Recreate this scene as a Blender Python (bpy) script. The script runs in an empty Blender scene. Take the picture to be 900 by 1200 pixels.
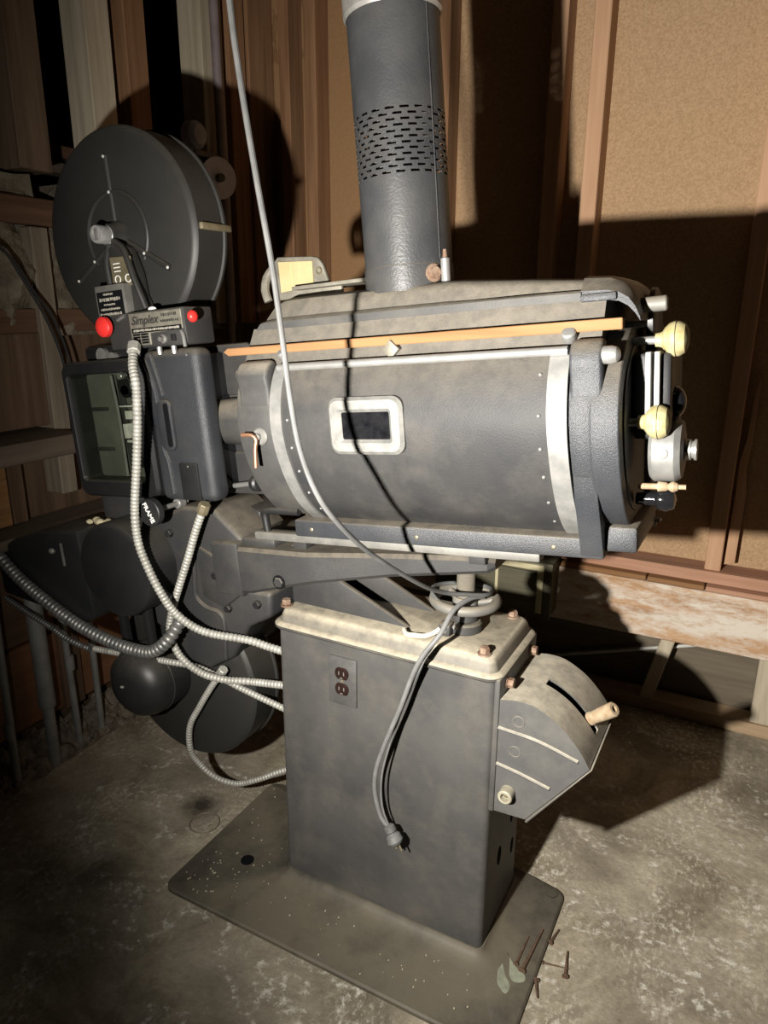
import bpy, bmesh, math, random
from mathutils import Vector, Matrix

random.seed(7)
C = bpy.context.scene
COL = C.collection

# ------------------------------------------------------------------ camera, world, light, exposure
F_PX = 831.97
cam_d = bpy.data.cameras.new('camera')
cam_d.sensor_fit = 'VERTICAL'
cam_d.sensor_height = 36.0
cam_d.lens = F_PX / 1200.0 * 36.0
cam_d.clip_start = 0.02
cam = bpy.data.objects.new('camera', cam_d)
COL.objects.link(cam)
yaw, pitch, roll = -0.4889, 0.2849, 0.0058
fw = Vector((math.sin(yaw) * math.cos(pitch), math.cos(yaw) * math.cos(pitch), -math.sin(pitch)))
rt0 = Vector((math.cos(yaw), -math.sin(yaw), 0))
up0 = rt0.cross(fw)
rt = math.cos(roll) * rt0 + math.sin(roll) * up0
up = -math.sin(roll) * rt0 + math.cos(roll) * up0
M = Matrix((rt, up, -fw)).transposed().to_4x4()
M.translation = Vector((0.8878, -1.167, 1.3729))
cam.matrix_world = M
C.camera = cam

w = bpy.data.worlds.new('world')
C.world = w
w.use_nodes = True
w.node_tree.nodes['Background'].inputs[0].default_value = (0.95, 0.78, 0.82, 1)
w.node_tree.nodes['Background'].inputs[1].default_value = 0.010

ld = bpy.data.lights.new('work_light', 'SPOT')
ld.energy = 300
ld.color = (1.0, 0.955, 0.885)
ld.spot_size = math.radians(134)
ld.spot_blend = 1.0
ld.shadow_soft_size = 0.016
lo = bpy.data.objects.new('work_light', ld)
COL.objects.link(lo)
lo.location = (0.432, -1.1, 1.205)
tgt = Vector((0.68, 0.35, 1.12))
lo.rotation_euler = (tgt - Vector(lo.location)).to_track_quat('-Z', 'Y').to_euler()

C.view_settings.view_transform = 'Standard'
C.view_settings.look = 'None'
C.view_settings.exposure = 0.0
C.view_settings.gamma = 1.0
C.view_settings.use_curve_mapping = False

# ------------------------------------------------------------------ materials
def _ramp(nt, a, b, p0, p1):
    r = nt.nodes.new('ShaderNodeValToRGB')
    r.color_ramp.elements[0].position = p0
    r.color_ramp.elements[1].position = p1
    r.color_ramp.elements[0].color = (*a, 1)
    r.color_ramp.elements[1].color = (*b, 1)
    return r

def _noise(nt, coord, scale, detail=4, rough=0.55, stretch=None):
    n = nt.nodes.new('ShaderNodeTexNoise')
    n.inputs['Scale'].default_value = scale
    n.inputs['Detail'].default_value = detail
    n.inputs['Roughness'].default_value = rough
    if stretch:
        m = nt.nodes.new('ShaderNodeMapping')
        m.inputs['Scale'].default_value = stretch
        nt.links.new(coord, m.inputs['Vector'])
        nt.links.new(m.outputs[0], n.inputs['Vector'])
    else:
        nt.links.new(coord, n.inputs['Vector'])
    return n

def _mix(nt, fac, a, b):
    m = nt.nodes.new('ShaderNodeMix')
    m.data_type = 'RGBA'
    for s, v in ((m.inputs[0], fac), (m.inputs[6], a), (m.inputs[7], b)):
        if isinstance(v, (int, float)):
            s.default_value = v
        elif isinstance(v, tuple):
            s.default_value = (*v, 1)
        else:
            nt.links.new(v, s)
    return m.outputs[2]

def _math(nt, op, a, b):
    m = nt.nodes.new('ShaderNodeMath')
    m.operation = op
    for s, v in ((m.inputs[0], a), (m.inputs[1], b)):
        if isinstance(v, (int, float)):
            s.default_value = v
        else:
            nt.links.new(v, s)
    return m.outputs[0]

def mat(name, a, b=None, scale=6, rough=0.6, metal=0.0, bump=0.0, bscale=300, bdist=0.001,
        dust=None, dust_amt=0.0, blotch=0.0, stretch=None, p=(0.35, 0.65), spec=0.4, detail=5, bstretch=None):
    m = bpy.data.materials.new(name)
    m.use_nodes = True
    nt = m.node_tree
    bs = nt.nodes['Principled BSDF']
    tc = nt.nodes.new('ShaderNodeNewGeometry')
    pos = tc.outputs['Position']
    n = _noise(nt, pos, scale, detail, 0.6, stretch)
    r = _ramp(nt, a, b or a, *p)
    nt.links.new(n.outputs[0], r.inputs[0])
    col = r.outputs[0]
    if dust:
        n2 = _noise(nt, pos, 9, 6, 0.65)
        if blotch:                       # loose dust clinging in patches on every side
            rr = _ramp(nt, (0, 0, 0), (1, 1, 1), 0.48, 0.75)
            nt.links.new(n2.outputs[0], rr.inputs[0])
            col = _mix(nt, _math(nt, 'MULTIPLY', rr.outputs[0], blotch), col, dust)
        sx = nt.nodes.new('ShaderNodeSeparateXYZ')   # settled dust lies on what faces up
        nt.links.new(tc.outputs['Normal'], sx.inputs[0])
        mr = nt.nodes.new('ShaderNodeMapRange')
        mr.inputs[1].default_value = 0.15
        mr.inputs[2].default_value = 0.80
        nt.links.new(sx.outputs[2], mr.inputs[0])
        n3 = _noise(nt, pos, 35, 5, 0.7)
        rr3 = _ramp(nt, (0.45, 0.45, 0.45), (1, 1, 1), 0.3, 0.6)
        nt.links.new(n3.outputs[0], rr3.inputs[0])
        f = _math(nt, 'MULTIPLY', _math(nt, 'MULTIPLY', mr.outputs[0], dust_amt), rr3.outputs[0])
        col = _mix(nt, f, col, dust)
    nt.links.new(col, bs.inputs['Base Color'])
    bs.inputs['Roughness'].default_value = rough
    bs.inputs['Metallic'].default_value = metal
    bs.inputs['Specular IOR Level'].default_value = spec
    if bump:
        nb = _noise(nt, pos, bscale, 3, 0.6, bstretch)
        bp = nt.nodes.new('ShaderNodeBump')
        bp.inputs['Strength'].default_value = bump
        bp.inputs['Distance'].default_value = bdist
        nt.links.new(nb.outputs[0], bp.inputs['Height'])
        nt.links.new(bp.outputs[0], bs.inputs['Normal'])
    return m

def wood(name, a, b, axis='z', rough=0.75, sc=14, bump=0.35):
    st = {'x': (0.06, 1, 1), 'y': (1, 0.06, 1), 'z': (1, 1, 0.06)}[axis]
    return mat(name, a, b, scale=sc * 2.2, rough=rough, stretch=st, p=(0.3, 0.7), spec=0.2, detail=6,
               bump=bump, bscale=sc * 6, bdist=0.002, bstretch=st)

DUST = (0.20, 0.17, 0.125)
PAINT = mat('dusty_black_paint', (0.046, 0.0455, 0.045), (0.072, 0.069, 0.064), 5, 0.55, 0, 0.6, 350, 0.0008, DUST, 0.75, 0.22, spec=0.3)
CRINKLE = mat('crinkle_black_paint', (0.022, 0.024, 0.028), (0.036, 0.038, 0.042), 7, 0.42, 0, 0.8, 520, 0.0012, DUST, 0.6, 0.05)
DOORPAINT = mat('grey_dusty_paint', (0.020, 0.0205, 0.022), (0.035, 0.0345, 0.034), 5, 0.58, 0, 0.7, 330, 0.0008, (0.17, 0.15, 0.12), 0.6, 0.16, spec=0.25)
SHELL = mat('dusty_shell_paint', (0.036, 0.036, 0.036), (0.060, 0.058, 0.054), 6, 0.58, 0, 0.6, 330, 0.0008, (0.24, 0.21, 0.165), 0.8, 0.15, spec=0.3)
BLACK = mat('black_enamel', (0.010, 0.010, 0.011), (0.016, 0.016, 0.016), 5, 0.42, 0, 0.35, 600, 0.0006, (0.11, 0.1, 0.08), 0.35, 0.03)
MAG = mat('black_magazine_enamel', (0.019, 0.0185, 0.017), (0.026, 0.025, 0.023), 4, 0.5, 0, 0.3, 800, 0.0004, (0.10, 0.09, 0.07), 0.4, 0.02)
CAST = mat('dusty_black_casting', (0.024, 0.024, 0.025), (0.037, 0.036, 0.035), 7, 0.55, 0, 0.5, 450, 0.001, DUST, 0.55, 0.1)
BASEM = mat('dusty_base_plate', (0.020, 0.019, 0.018), (0.105, 0.092, 0.067), 3.2, 0.6, 0, 0.4, 300, 0.001, (0.15, 0.13, 0.092), 0.4, 0.1, p=(0.42, 0.58))
RUBBER = mat('black_rubber', (0.012, 0.012, 0.013), (0.02, 0.02, 0.02), 20, 0.5)
CHROME = mat('chrome', (0.40, 0.40, 0.385), (0.32, 0.315, 0.30), 30, 0.36, 0.65)
BRUSHED = mat('dull_aluminium', (0.15, 0.15, 0.143), (0.23, 0.226, 0.215), 25, 0.5, 0.35, 0.2, 250, 0.0005)
BRIGHTALU = mat('dusty_aluminium_frame', (0.13, 0.13, 0.122), (0.20, 0.195, 0.18), 45, 0.6, 0.3, 0.4, 200, 0.0008)
RUST = mat('rusty_bolt_steel', (0.12, 0.065, 0.04), (0.22, 0.155, 0.11), 60, 0.75, 0.1, 0.5, 300, 0.0008)
RUSTNAIL = mat('rusty_nail_steel', (0.07, 0.04, 0.025), (0.13, 0.08, 0.05), 60, 0.85, 0.1)
COPPER = mat('copper_lever', (0.25, 0.13, 0.075), (0.20, 0.11, 0.07), 30, 0.45, 0.6)
STEEL = mat('dull_steel', (0.17, 0.165, 0.155), (0.26, 0.25, 0.235), 25, 0.5, 0.5, 0.3, 200, 0.0006)
OLDSTEEL = mat('dusty_steel', (0.10, 0.098, 0.09), (0.16, 0.155, 0.14), 20, 0.6, 0.2, 0.3, 200, 0.0006, DUST, 0.7, 0.1)
BRASS = mat('dull_brass', (0.20, 0.17, 0.10), (0.30, 0.26, 0.17), 40, 0.45, 0.6)
PLATE = mat('tarnished_nameplate', (0.17, 0.16, 0.13), (0.25, 0.235, 0.19), 60, 0.5, 0.4)
CREAMKNOB = mat('yellowed_cream_knob', (0.24, 0.20, 0.085), (0.36, 0.32, 0.18), 60, 0.55)
TAN = mat('tan_fibre_grip', (0.22, 0.15, 0.085), (0.33, 0.26, 0.175), 60, 0.7)
RED = mat('red_plastic', (0.75, 0.035, 0.03), (0.62, 0.03, 0.025), 20, 0.35)
RIVET = mat('bright_rivet', (0.55, 0.54, 0.50), (0.65, 0.64, 0.6), 40, 0.4, 0.2)
WHITE = mat('white_lettering', (0.75, 0.74, 0.70), None, 5, 0.6)
GREYTEXT = mat('grey_lettering', (0.33, 0.31, 0.26), None, 5, 0.6)
DARKTEXT = mat('dark_lettering', (0.03, 0.028, 0.025), None, 5, 0.6)
BROWNBAKE = mat('brown_bakelite', (0.013, 0.007, 0.006), (0.022, 0.012, 0.010), 60, 0.22)
CREAMCARD = mat('yellowed_card', (0.29, 0.235, 0.115), (0.35, 0.29, 0.155), 15, 0.8)
FRAMEGREY = mat('dusty_galvanised_bracket', (0.13, 0.12, 0.095), (0.20, 0.185, 0.15), 30, 0.6, 0.3)
CORDM = mat('grey_cord', (0.055, 0.055, 0.054), (0.085, 0.085, 0.083), 20, 0.55)
ARMOR = mat('pale_armoured_conduit', (0.32, 0.31, 0.275), (0.45, 0.44, 0.395), 30, 0.5, 0.3)
ARMORDARK = mat('dark_armoured_conduit', (0.15, 0.15, 0.145), (0.24, 0.235, 0.22), 30, 0.45, 0.6)
GALV = mat('galvanised_pipe', (0.22, 0.225, 0.215), (0.30, 0.30, 0.29), 15, 0.5, 0.4)
GALVPIPE = mat('galvanised_collar', (0.28, 0.27, 0.25), (0.42, 0.40, 0.37), 30, 0.45, 0.6, 0.5, 120, 0.001)
PORCELAIN = mat('grey_porcelain', (0.66, 0.66, 0.74), (0.78, 0.78, 0.86), 12, 0.4)
MECH = mat('greenish_mechanism_plate', (0.085, 0.085, 0.075), (0.13, 0.13, 0.112), 10, 0.5)
FLUE = mat('black_stovepipe', (0.030, 0.031, 0.033), (0.046, 0.046, 0.046), 10, 0.42, 0, 0.5, 220, 0.0012, DUST, 0.7, 0.08)

REDWOOD = wood('redwood_stud', (0.17, 0.085, 0.042), (0.32, 0.18, 0.095), 'z')
PALESTUD = wood('pale_orange_stud', (0.36, 0.205, 0.115), (0.50, 0.31, 0.19), 'z', bump=0.2)
GREYSTUD = wood('weathered_stud', (0.30, 0.25, 0.175), (0.52, 0.455, 0.34), 'z')
DARKSTUD = wood('dark_stud', (0.075, 0.05, 0.032), (0.17, 0.12, 0.08), 'z')
BROWNY = wood('brown_board', (0.075, 0.04, 0.024), (0.14, 0.08, 0.05), 'y')
BROWNZ = wood('brown_panel', (0.075, 0.046, 0.028), (0.14, 0.09, 0.058), 'z')
GREYY = wood('grey_ledge_board', (0.085, 0.065, 0.047), (0.15, 0.115, 0.085), 'y')
REDX = wood('redwood_plate', (0.30, 0.155, 0.095), (0.44, 0.25, 0.165), 'x', bump=0.25)
STICKM = wood('orange_pine', (0.17, 0.082, 0.033), (0.26, 0.14, 0.065), 'x', bump=0.15)
CREAMWOOD = wood('cream_batten', (0.46, 0.41, 0.25), (0.56, 0.50, 0.33), 'z', bump=0.15)
OLIVEX = wood('olive_board', (0.075, 0.07, 0.045), (0.13, 0.12, 0.08), 'x')

def beam_mat():
    m = wood('weathered_white_beam', (0.30, 0.17, 0.09), (0.52, 0.33, 0.19), 'x')
    nt = m.node_tree
    bs = nt.nodes['Principled BSDF']
    g = nt.nodes.new('ShaderNodeNewGeometry')
    n = _noise(nt, g.outputs['Position'], 13, 12, 0.80, (0.4, 1, 1.4))
    r = _ramp(nt, (0, 0, 0), (0.95, 0.95, 0.95), 0.41, 0.56)
    nt.links.new(n.outputs[0], r.inputs[0])
    old = bs.inputs['Base Color'].links[0].from_socket
    nt.links.new(_mix(nt, r.outputs[0], old, (0.62, 0.56, 0.48)), bs.inputs['Base Color'])
    return m
BEAM = beam_mat()

def fibreboard_mat():
    m = mat('tan_fibreboard', (0.31, 0.20, 0.11), (0.42, 0.28, 0.165), 160, 0.9, 0, 0.5, 120, 0.002, detail=6, spec=0.1)
    nt = m.node_tree
    bs = nt.nodes['Principled BSDF']
    g = nt.nodes.new('ShaderNodeNewGeometry')
    sx = nt.nodes.new('ShaderNodeSeparateXYZ')
    nt.links.new(g.outputs['Position'], sx.inputs[0])
    old = bs.inputs['Base Color'].links[0].from_socket
    # sheets towards the corner are browner
    r = _ramp(nt, (1, 1, 1), (0, 0, 0), 0.49, 0.51)
    mr = nt.nodes.new('ShaderNodeMapRange')
    mr.inputs[1].default_value = -1.1
    mr.inputs[2].default_value = 0.75
    nt.links.new(sx.outputs[0], mr.inputs[0])
    nt.links.new(mr.outputs[0], r.inputs[0])
    col = _mix(nt, _math(nt, 'MULTIPLY', r.outputs[0], 0.75), old, (0.25, 0.135, 0.06))
    # water stain band
    n = _noise(nt, g.outputs['Position'], 3.5, 7, 0.6, (1, 1, 0.35))
    rr = _ramp(nt, (0, 0, 0), (1, 1, 1), 0.505, 0.515)
    rr.color_ramp.elements.new(0.545).color = (0, 0, 0, 1)
    nt.links.new(n.outputs[0], rr.inputs[0])
    f = _math(nt, 'MULTIPLY', _math(nt, 'MULTIPLY', rr.outputs[0], r.outputs[0]), 0.5)
    nt.links.new(_mix(nt, f, col, (0.10, 0.045, 0.02)), bs.inputs['Base Color'])
    return m
FIBRE = fibreboard_mat()

def adobe_mat():
    return mat('crumbling_earth_infill', (0.085, 0.07, 0.05), (0.21, 0.18, 0.135), 14, 0.95, 0, 1.0, 30, 0.012, detail=10, p=(0.3, 0.7), spec=0.1)
ADOBE = adobe_mat()
PANELGREY = wood('grey_skirting_panel', (0.10, 0.082, 0.058), (0.17, 0.14, 0.10), 'x')

def floor_mat():
    m = bpy.data.materials.new('worn_concrete')
    m.use_nodes = True
    nt = m.node_tree
    bs = nt.nodes['Principled BSDF']
    g = nt.nodes.new('ShaderNodeNewGeometry')
    P = g.outputs['Position']
    n1 = _noise(nt, P, 3.4, 10, 0.68)
    n1.inputs['Distortion'].default_value = 0.8
    r1 = _ramp(nt, (0.21, 0.18, 0.13), (0.48, 0.43, 0.335), 0.36, 0.64)
    nt.links.new(n1.outputs[0], r1.inputs[0])
    n2 = _noise(nt, P, 55, 6, 0.75)
    r2 = _ramp(nt, (0.72, 0.72, 0.72), (1.15, 1.13, 1.08), 0.3, 0.7)
    nt.links.new(n2.outputs[0], r2.inputs[0])
    mm = nt.nodes.new('ShaderNodeMix')
    mm.data_type = 'RGBA'
    mm.blend_type = 'MULTIPLY'
    mm.inputs[0].default_value = 1
    nt.links.new(r1.outputs[0], mm.inputs[6])
    nt.links.new(r2.outputs[0], mm.inputs[7])
    col = mm.outputs[2]
    # pale flaking efflorescence
    n3 = _noise(nt, P, 4.0, 3, 0.5)
    r3 = _ramp(nt, (0, 0, 0), (1, 1, 1), 0.46, 0.62)
    nt.links.new(n3.outputs[0], r3.inputs[0])
    n4 = _noise(nt, P, 85, 8, 0.70, (1, 0.55, 1))
    r4 = _ramp(nt, (0, 0, 0), (1, 1, 1), 0.51, 0.60)
    nt.links.new(n4.outputs[0], r4.inputs[0])
    f = _math(nt, 'MULTIPLY', _math(nt, 'MULTIPLY', r3.outputs[0], r4.outputs[0]), 0.8)
    col = _mix(nt, f, col, (0.62, 0.58, 0.47))
    # crusty pale tide lines
    n5 = _noise(nt, P, 3.1, 4, 0.55, (1, 1.3, 1))
    r5 = _ramp(nt, (0, 0, 0), (1, 1, 1), 0.475, 0.495)
    r5.color_ramp.elements.new(0.505).color = (1, 1, 1, 1)
    r5.color_ramp.elements[-1].position = 0.525
    r5.color_ramp.elements[-1].color = (0, 0, 0, 1)
    nt.links.new(n5.outputs[0], r5.inputs[0])
    n6 = _noise(nt, P, 45, 8, 0.75)
    r6 = _ramp(nt, (0, 0, 0), (1, 1, 1), 0.50, 0.60)
    nt.links.new(n6.outputs[0], r6.inputs[0])
    crust = _math(nt, 'MULTIPLY', _math(nt, 'MULTIPLY', r5.outputs[0], r6.outputs[0]), 0.85)
    # grubby trodden patches
    nx = _noise(nt, P, 1.7, 6, 0.6)
    rx = _ramp(nt, (0, 0, 0), (1, 1, 1), 0.46, 0.62)
    nt.links.new(nx.outputs[0], rx.inputs[0])
    col = _mix(nt, _math(nt, 'MULTIPLY', rx.outputs[0], 0.55), col, (0.085, 0.070, 0.052))
    col = _mix(nt, crust, col, (0.66, 0.64, 0.56))
    # oil stains
    for (x, y, rad, amt) in ((-0.37, 0.095, 0.075, 0.9), (-0.42, -0.22, 0.10, 0.6), (-0.30, -0.30, 0.14, 0.35)):
        vm = nt.nodes.new('ShaderNodeVectorMath')
        vm.operation = 'DISTANCE'
        nt.links.new(P, vm.inputs[0])
        vm.inputs[1].default_value = (x, y, 0)
        nn = _noise(nt, P, 22, 5, 0.7)
        d = _math(nt, 'ADD', vm.outputs['Value'], _math(nt, 'MULTIPLY', nn.outputs[0], 0.06))
        q = nt.nodes.new('ShaderNodeMapRange')
        q.inputs[1].default_value = rad + 0.03
        q.inputs[2].default_value = rad * 0.6
        nt.links.new(d, q.inputs[0])
        col = _mix(nt, _math(nt, 'MULTIPLY', q.outputs[0], amt), col, (0.018, 0.014, 0.010))
    nt.links.new(col, bs.inputs['Base Color'])
    bs.inputs['Roughness'].default_value = 0.85
    bs.inputs['Specular IOR Level'].default_value = 0.25
    nb = _noise(nt, P, 60, 8, 0.72)
    bp = nt.nodes.new('ShaderNodeBump')
    bp.inputs['Strength'].default_value = 0.9
    bp.inputs['Distance'].default_value = 0.004
    nt.links.new(nb.outputs[0], bp.inputs['Height'])
    nt.links.new(bp.outputs[0], bs.inputs['Normal'])
    return m
FLOOR = floor_mat()

GLASS = bpy.data.materials.new('window_glass')
GLASS.use_nodes = True
_nt = GLASS.node_tree
_nt.nodes.remove(_nt.nodes['Principled BSDF'])
_tr = _nt.nodes.new('ShaderNodeBsdfTransparent')
_tr.inputs[0].default_value = (0.86, 0.88, 0.84, 1)
_gl = _nt.nodes.new('ShaderNodeBsdfGlossy')
_gl.inputs['Roughness'].default_value = 0.05
_mx = _nt.nodes.new('ShaderNodeMixShader')
_mx.inputs[0].default_value = 0.07
_nt.links.new(_tr.outputs[0], _mx.inputs[1])
_nt.links.new(_gl.outputs[0], _mx.inputs[2])
_nt.links.new(_mx.outputs[0], _nt.nodes['Material Output'].inputs[0])
DARKGLASS = mat('dark_filter_glass', (0.004, 0.004, 0.005), (0.010, 0.010, 0.011), 60, 0.12)
LENSBLACK = mat('gloss_black', (0.008, 0.008, 0.009), None, 5, 0.1)

# ------------------------------------------------------------------ mesh helpers
class MB:
    """collects shapes (in a frame's own axes) and becomes one mesh object"""
    def __init__(self, frame=None):
        self.bm = bmesh.new()
        self.fr = frame or Matrix.Identity(4)

    def _merge(self, tmp, local=None):
        m = self.fr @ local if local is not None else self.fr
        tmp.transform(m)
        me = bpy.data.meshes.new('tmp')
        tmp.to_mesh(me)
        tmp.free()
        self.bm.from_mesh(me)
        bpy.data.meshes.remove(me)
        return self

    def box(self, x, y, z, bevel=0.0, seg=2, rot=None):
        t = bmesh.new()
        bmesh.ops.create_cube(t, size=1)
        sx, sy, sz = x[1] - x[0], y[1] - y[0], z[1] - z[0]
        bmesh.ops.scale(t, vec=(sx, sy, sz), verts=t.verts)
        if bevel:
            bmesh.ops.bevel(t, geom=t.edges[:], offset=min(bevel, 0.49 * min(sx, sy, sz)), segments=seg, profile=0.5, affect='EDGES', clamp_overlap=True)
        loc = Matrix.Translation(((x[0] + x[1]) / 2, (y[0] + y[1]) / 2, (z[0] + z[1]) / 2))
        if rot is not None:
            loc = loc @ rot
        return self._merge(t, loc)

    def prism(self, pts, axis, a, b, bevel=0.0, seg=2):
        """polygon in the two other axes (in x,y,z order), extruded along axis"""
        t = bmesh.new()
        def mk(p, d):
            return {'x': (d, p[0], p[1]), 'y': (p[0], d, p[1]), 'z': (p[0], p[1], d)}[axis]
        va = [t.verts.new(mk(p, a)) for p in pts]
        vb = [t.verts.new(mk(p, b)) for p in pts]
        t.faces.new(va)
        t.faces.new(vb[::-1])
        n = len(pts)
        for i in range(n):
            t.faces.new((va[i], vb[i], vb[(i + 1) % n], va[(i + 1) % n]))
        bmesh.ops.recalc_face_normals(t, faces=t.faces)
        if bevel:
            es = [e for e in t.edges if e.calc_face_angle(0) > 0.6]
            bmesh.ops.bevel(t, geom=es, offset=bevel, segments=seg, profile=0.5, affect='EDGES', clamp_overlap=True)
        return self._merge(t)

    def lathe(self, prof, origin, axis, seg=32, closed=False):
        """profile of (radius, height) spun about axis from origin"""
        ax = {'x': Vector((1, 0, 0)), 'y': Vector((0, 1, 0)), 'z': Vector((0, 0, 1)), '-y': Vector((0, -1, 0)), '-x': Vector((-1, 0, 0))}.get(axis, axis) if isinstance(axis, str) else Vector(axis)
        q = ax.to_track_quat('Z', 'Y').to_matrix().to_4x4()
        t = bmesh.new()
        rings = []
        for r, h in prof:
            if r < 1e-6:
                rings.append([t.verts.new((0, 0, h))])
            else:
                rings.append([t.verts.new((r * math.cos(2 * math.pi * i / seg), r * math.sin(2 * math.pi * i / seg), h)) for i in range(seg)])
        pairs = list(zip(rings[:-1], rings[1:]))
        if closed:
            pairs.append((rings[-1], rings[0]))
        for A, B in pairs:
            for i in range(seg):
                j = (i + 1) % seg
                if len(A) == 1 and len(B) == 1:
                    continue
                if len(A) == 1:
                    t.faces.new((A[0], B[i], B[j]))
                elif len(B) == 1:
                    t.faces.new((A[i], A[j], B[0]))
                else:
                    t.faces.new((A[i], A[j], B[j], B[i]))
        if not closed:
            if len(rings[0]) > 1:
                t.faces.new(rings[0][::-1])
            if len(rings[-1]) > 1:
                t.faces.new(rings[-1])
        bmesh.ops.recalc_face_normals(t, faces=t.faces)
        return self._merge(t, Matrix.Translation(origin) @ q)

    def cyl(self, p0, p1, r, seg=20, r2=None, bevel=0.0):
        p0, p1 = Vector(p0), Vector(p1)
        h = (p1 - p0).length
        r2 = r if r2 is None else r2
        b = bevel
        prof = [(r, 0), (r2, h)] if not b else [(r - b, 0), (r, b), (r2, h - b), (r2 - b, h)]
        return self.lathe(prof, p0, (p1 - p0) / h, seg)

    def tube(self, pts, r, seg=10, step=0.01, corrug=0.0, pitch=0.008):
        pts = [Vector(p) for p in pts]
        path = catmull(pts, step if not corrug else pitch / 4)
        t = bmesh.new()
        rings = []
        tan = [(path[min(i + 1, len(path) - 1)] - path[max(i - 1, 0)]).normalized() for i in range(len(path))]
        nrm = tan[0].orthogonal().normalized()
        for i, p in enumerate(path):
            nrm = (nrm - tan[i] * nrm.dot(tan[i])).normalized()
            bi = tan[i].cross(nrm)
            rr = r
            if corrug:
                rr = r * (1 - corrug * (1, 0.15, 0, 0.15)[i % 4] )
            rings.append([t.verts.new(p + rr * (math.cos(2 * math.pi * k / seg) * nrm + math.sin(2 * math.pi * k / seg) * bi)) for k in range(seg)])
        for A, B in zip(rings[:-1], rings[1:]):
            for k in range(seg):
                t.faces.new((A[k], A[(k + 1) % seg], B[(k + 1) % seg], B[k]))
        t.faces.new(rings[0][::-1])
        t.faces.new(rings[-1])
        bmesh.ops.recalc_face_normals(t, faces=t.faces)
        return self._merge(t)

    def loft(self, rings, cap=True):
        t = bmesh.new()
        R = [[t.verts.new(p) for p in ring] for ring in rings]
        n = len(R[0])
        for A, B in zip(R[:-1], R[1:]):
            for k in range(n):
                t.faces.new((A[k], A[(k + 1) % n], B[(k + 1) % n], B[k]))
        if cap:
            t.faces.new(R[0][::-1])
            t.faces.new(R[-1])
        bmesh.ops.recalc_face_normals(t, faces=t.faces)
        return self._merge(t)

    def torus(self, origin, axis, R, r, seg=40, sub=10, arc=None):
        prof = [(R + r * math.cos(2 * math.pi * i / sub), r * math.sin(2 * math.pi * i / sub)) for i in range(sub)]
        return self.lathe(prof, origin, axis, seg, closed=True)

    def ball(self, c, r, sc=(1, 1, 1), seg=16):
        t = bmesh.new()
        bmesh.ops.create_uvsphere(t, u_segments=seg, v_segments=seg // 2 + 2, radius=r)
        bmesh.ops.scale(t, vec=sc, verts=t.verts)
        return self._merge(t, Matrix.Translation(c))

def catmull(pts, step):
    out = []
    P = [2 * pts[0] - pts[1]] + pts + [2 * pts[-1] - pts[-2]]
    for i in range(1, len(P) - 2):
        a, b, c, d = P[i - 1], P[i], P[i + 1], P[i + 2]
        n = max(2, int((c - b).length / step))
        for k in range(n):
            s = k / n
            out.append(0.5 * ((2 * b) + (c - a) * s + (2 * a - 5 * b + 4 * c - d) * s * s + (3 * b - a - 3 * c + d) * s ** 3))
    out.append(pts[-1])
    return out

WO = {}          # world origin of every object made here

def link(name, mb, material, parent=None, angle=32, label=None, rim=False):
    bm = mb.bm
    bmesh.ops.recalc_face_normals(bm, faces=bm.faces)
    co = [v.co for v in bm.verts]
    c = Vector([(min(v[i] for v in co) + max(v[i] for v in co)) / 2 for i in range(3)])
    bmesh.ops.translate(bm, vec=-c, verts=bm.verts)
    me = bpy.data.meshes.new(name)
    bm.to_mesh(me)
    bm.free()
    for p in me.polygons:
        p.use_smooth = True
    me.set_sharp_from_angle(angle=math.radians(angle))
    if rim:
        cnt = {}
        for p in me.polygons:
            for k in p.edge_keys:
                cnt[k] = cnt.get(k, 0) + 1
        for e in me.edges:
            if cnt.get(e.key, 0) == 1:
                e.use_edge_sharp = True
    me.materials.append(material)
    o = bpy.data.objects.new(name, me)
    COL.objects.link(o)
    if parent is not None:
        o.parent = parent
        o.location = c - WO[parent.name]
    else:
        o.location = c
    WO[o.name] = c
    if label:
        o['label'] = label
    return o

def empty(name, loc):
    o = bpy.data.objects.new(name, None)
    o.empty_display_size = 0.05
    COL.objects.link(o)
    o.location = loc
    WO[o.name] = Vector(loc)
    return o

def tag(o, label, cat, group=None, kind=None):
    o['label'] = label
    o['category'] = cat
    if group:
        o['group'] = group
    if kind:
        o['kind'] = kind
    return o

def copy_part(o, parent, world_pos):
    c = o.copy()
    COL.objects.link(c)
    c.parent = parent
    c.location = Vector(world_pos) - WO[parent.name]
    WO[c.name] = Vector(world_pos)
    return c

def struct(name, mb, material, label=None):
    o = link(name, mb, material)
    o['kind'] = 'structure'
    if label:
        o['label'] = label
    return o

def text(name, s, size, frame, material, parent, depth=0.0006, shear=0.0, bold=0.0):
    cu = bpy.data.curves.new(name, 'FONT')
    cu.body = s
    cu.size = size
    cu.align_x = 'CENTER'
    cu.align_y = 'CENTER'
    cu.extrude = depth
    cu.shear = shear
    cu.offset = bold
    cu.resolution_u = 3
    tmp = bpy.data.objects.new(name + '_tmp', cu)
    COL.objects.link(tmp)
    dg = bpy.context.evaluated_depsgraph_get()
    me = bpy.data.meshes.new_from_object(tmp.evaluated_get(dg))
    bpy.data.objects.remove(tmp)
    bpy.data.curves.remove(cu)
    me.transform(frame)
    mb = MB()
    mb.bm.from_mesh(me)
    bpy.data.meshes.remove(me)
    return link(name, mb, material, parent)

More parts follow.
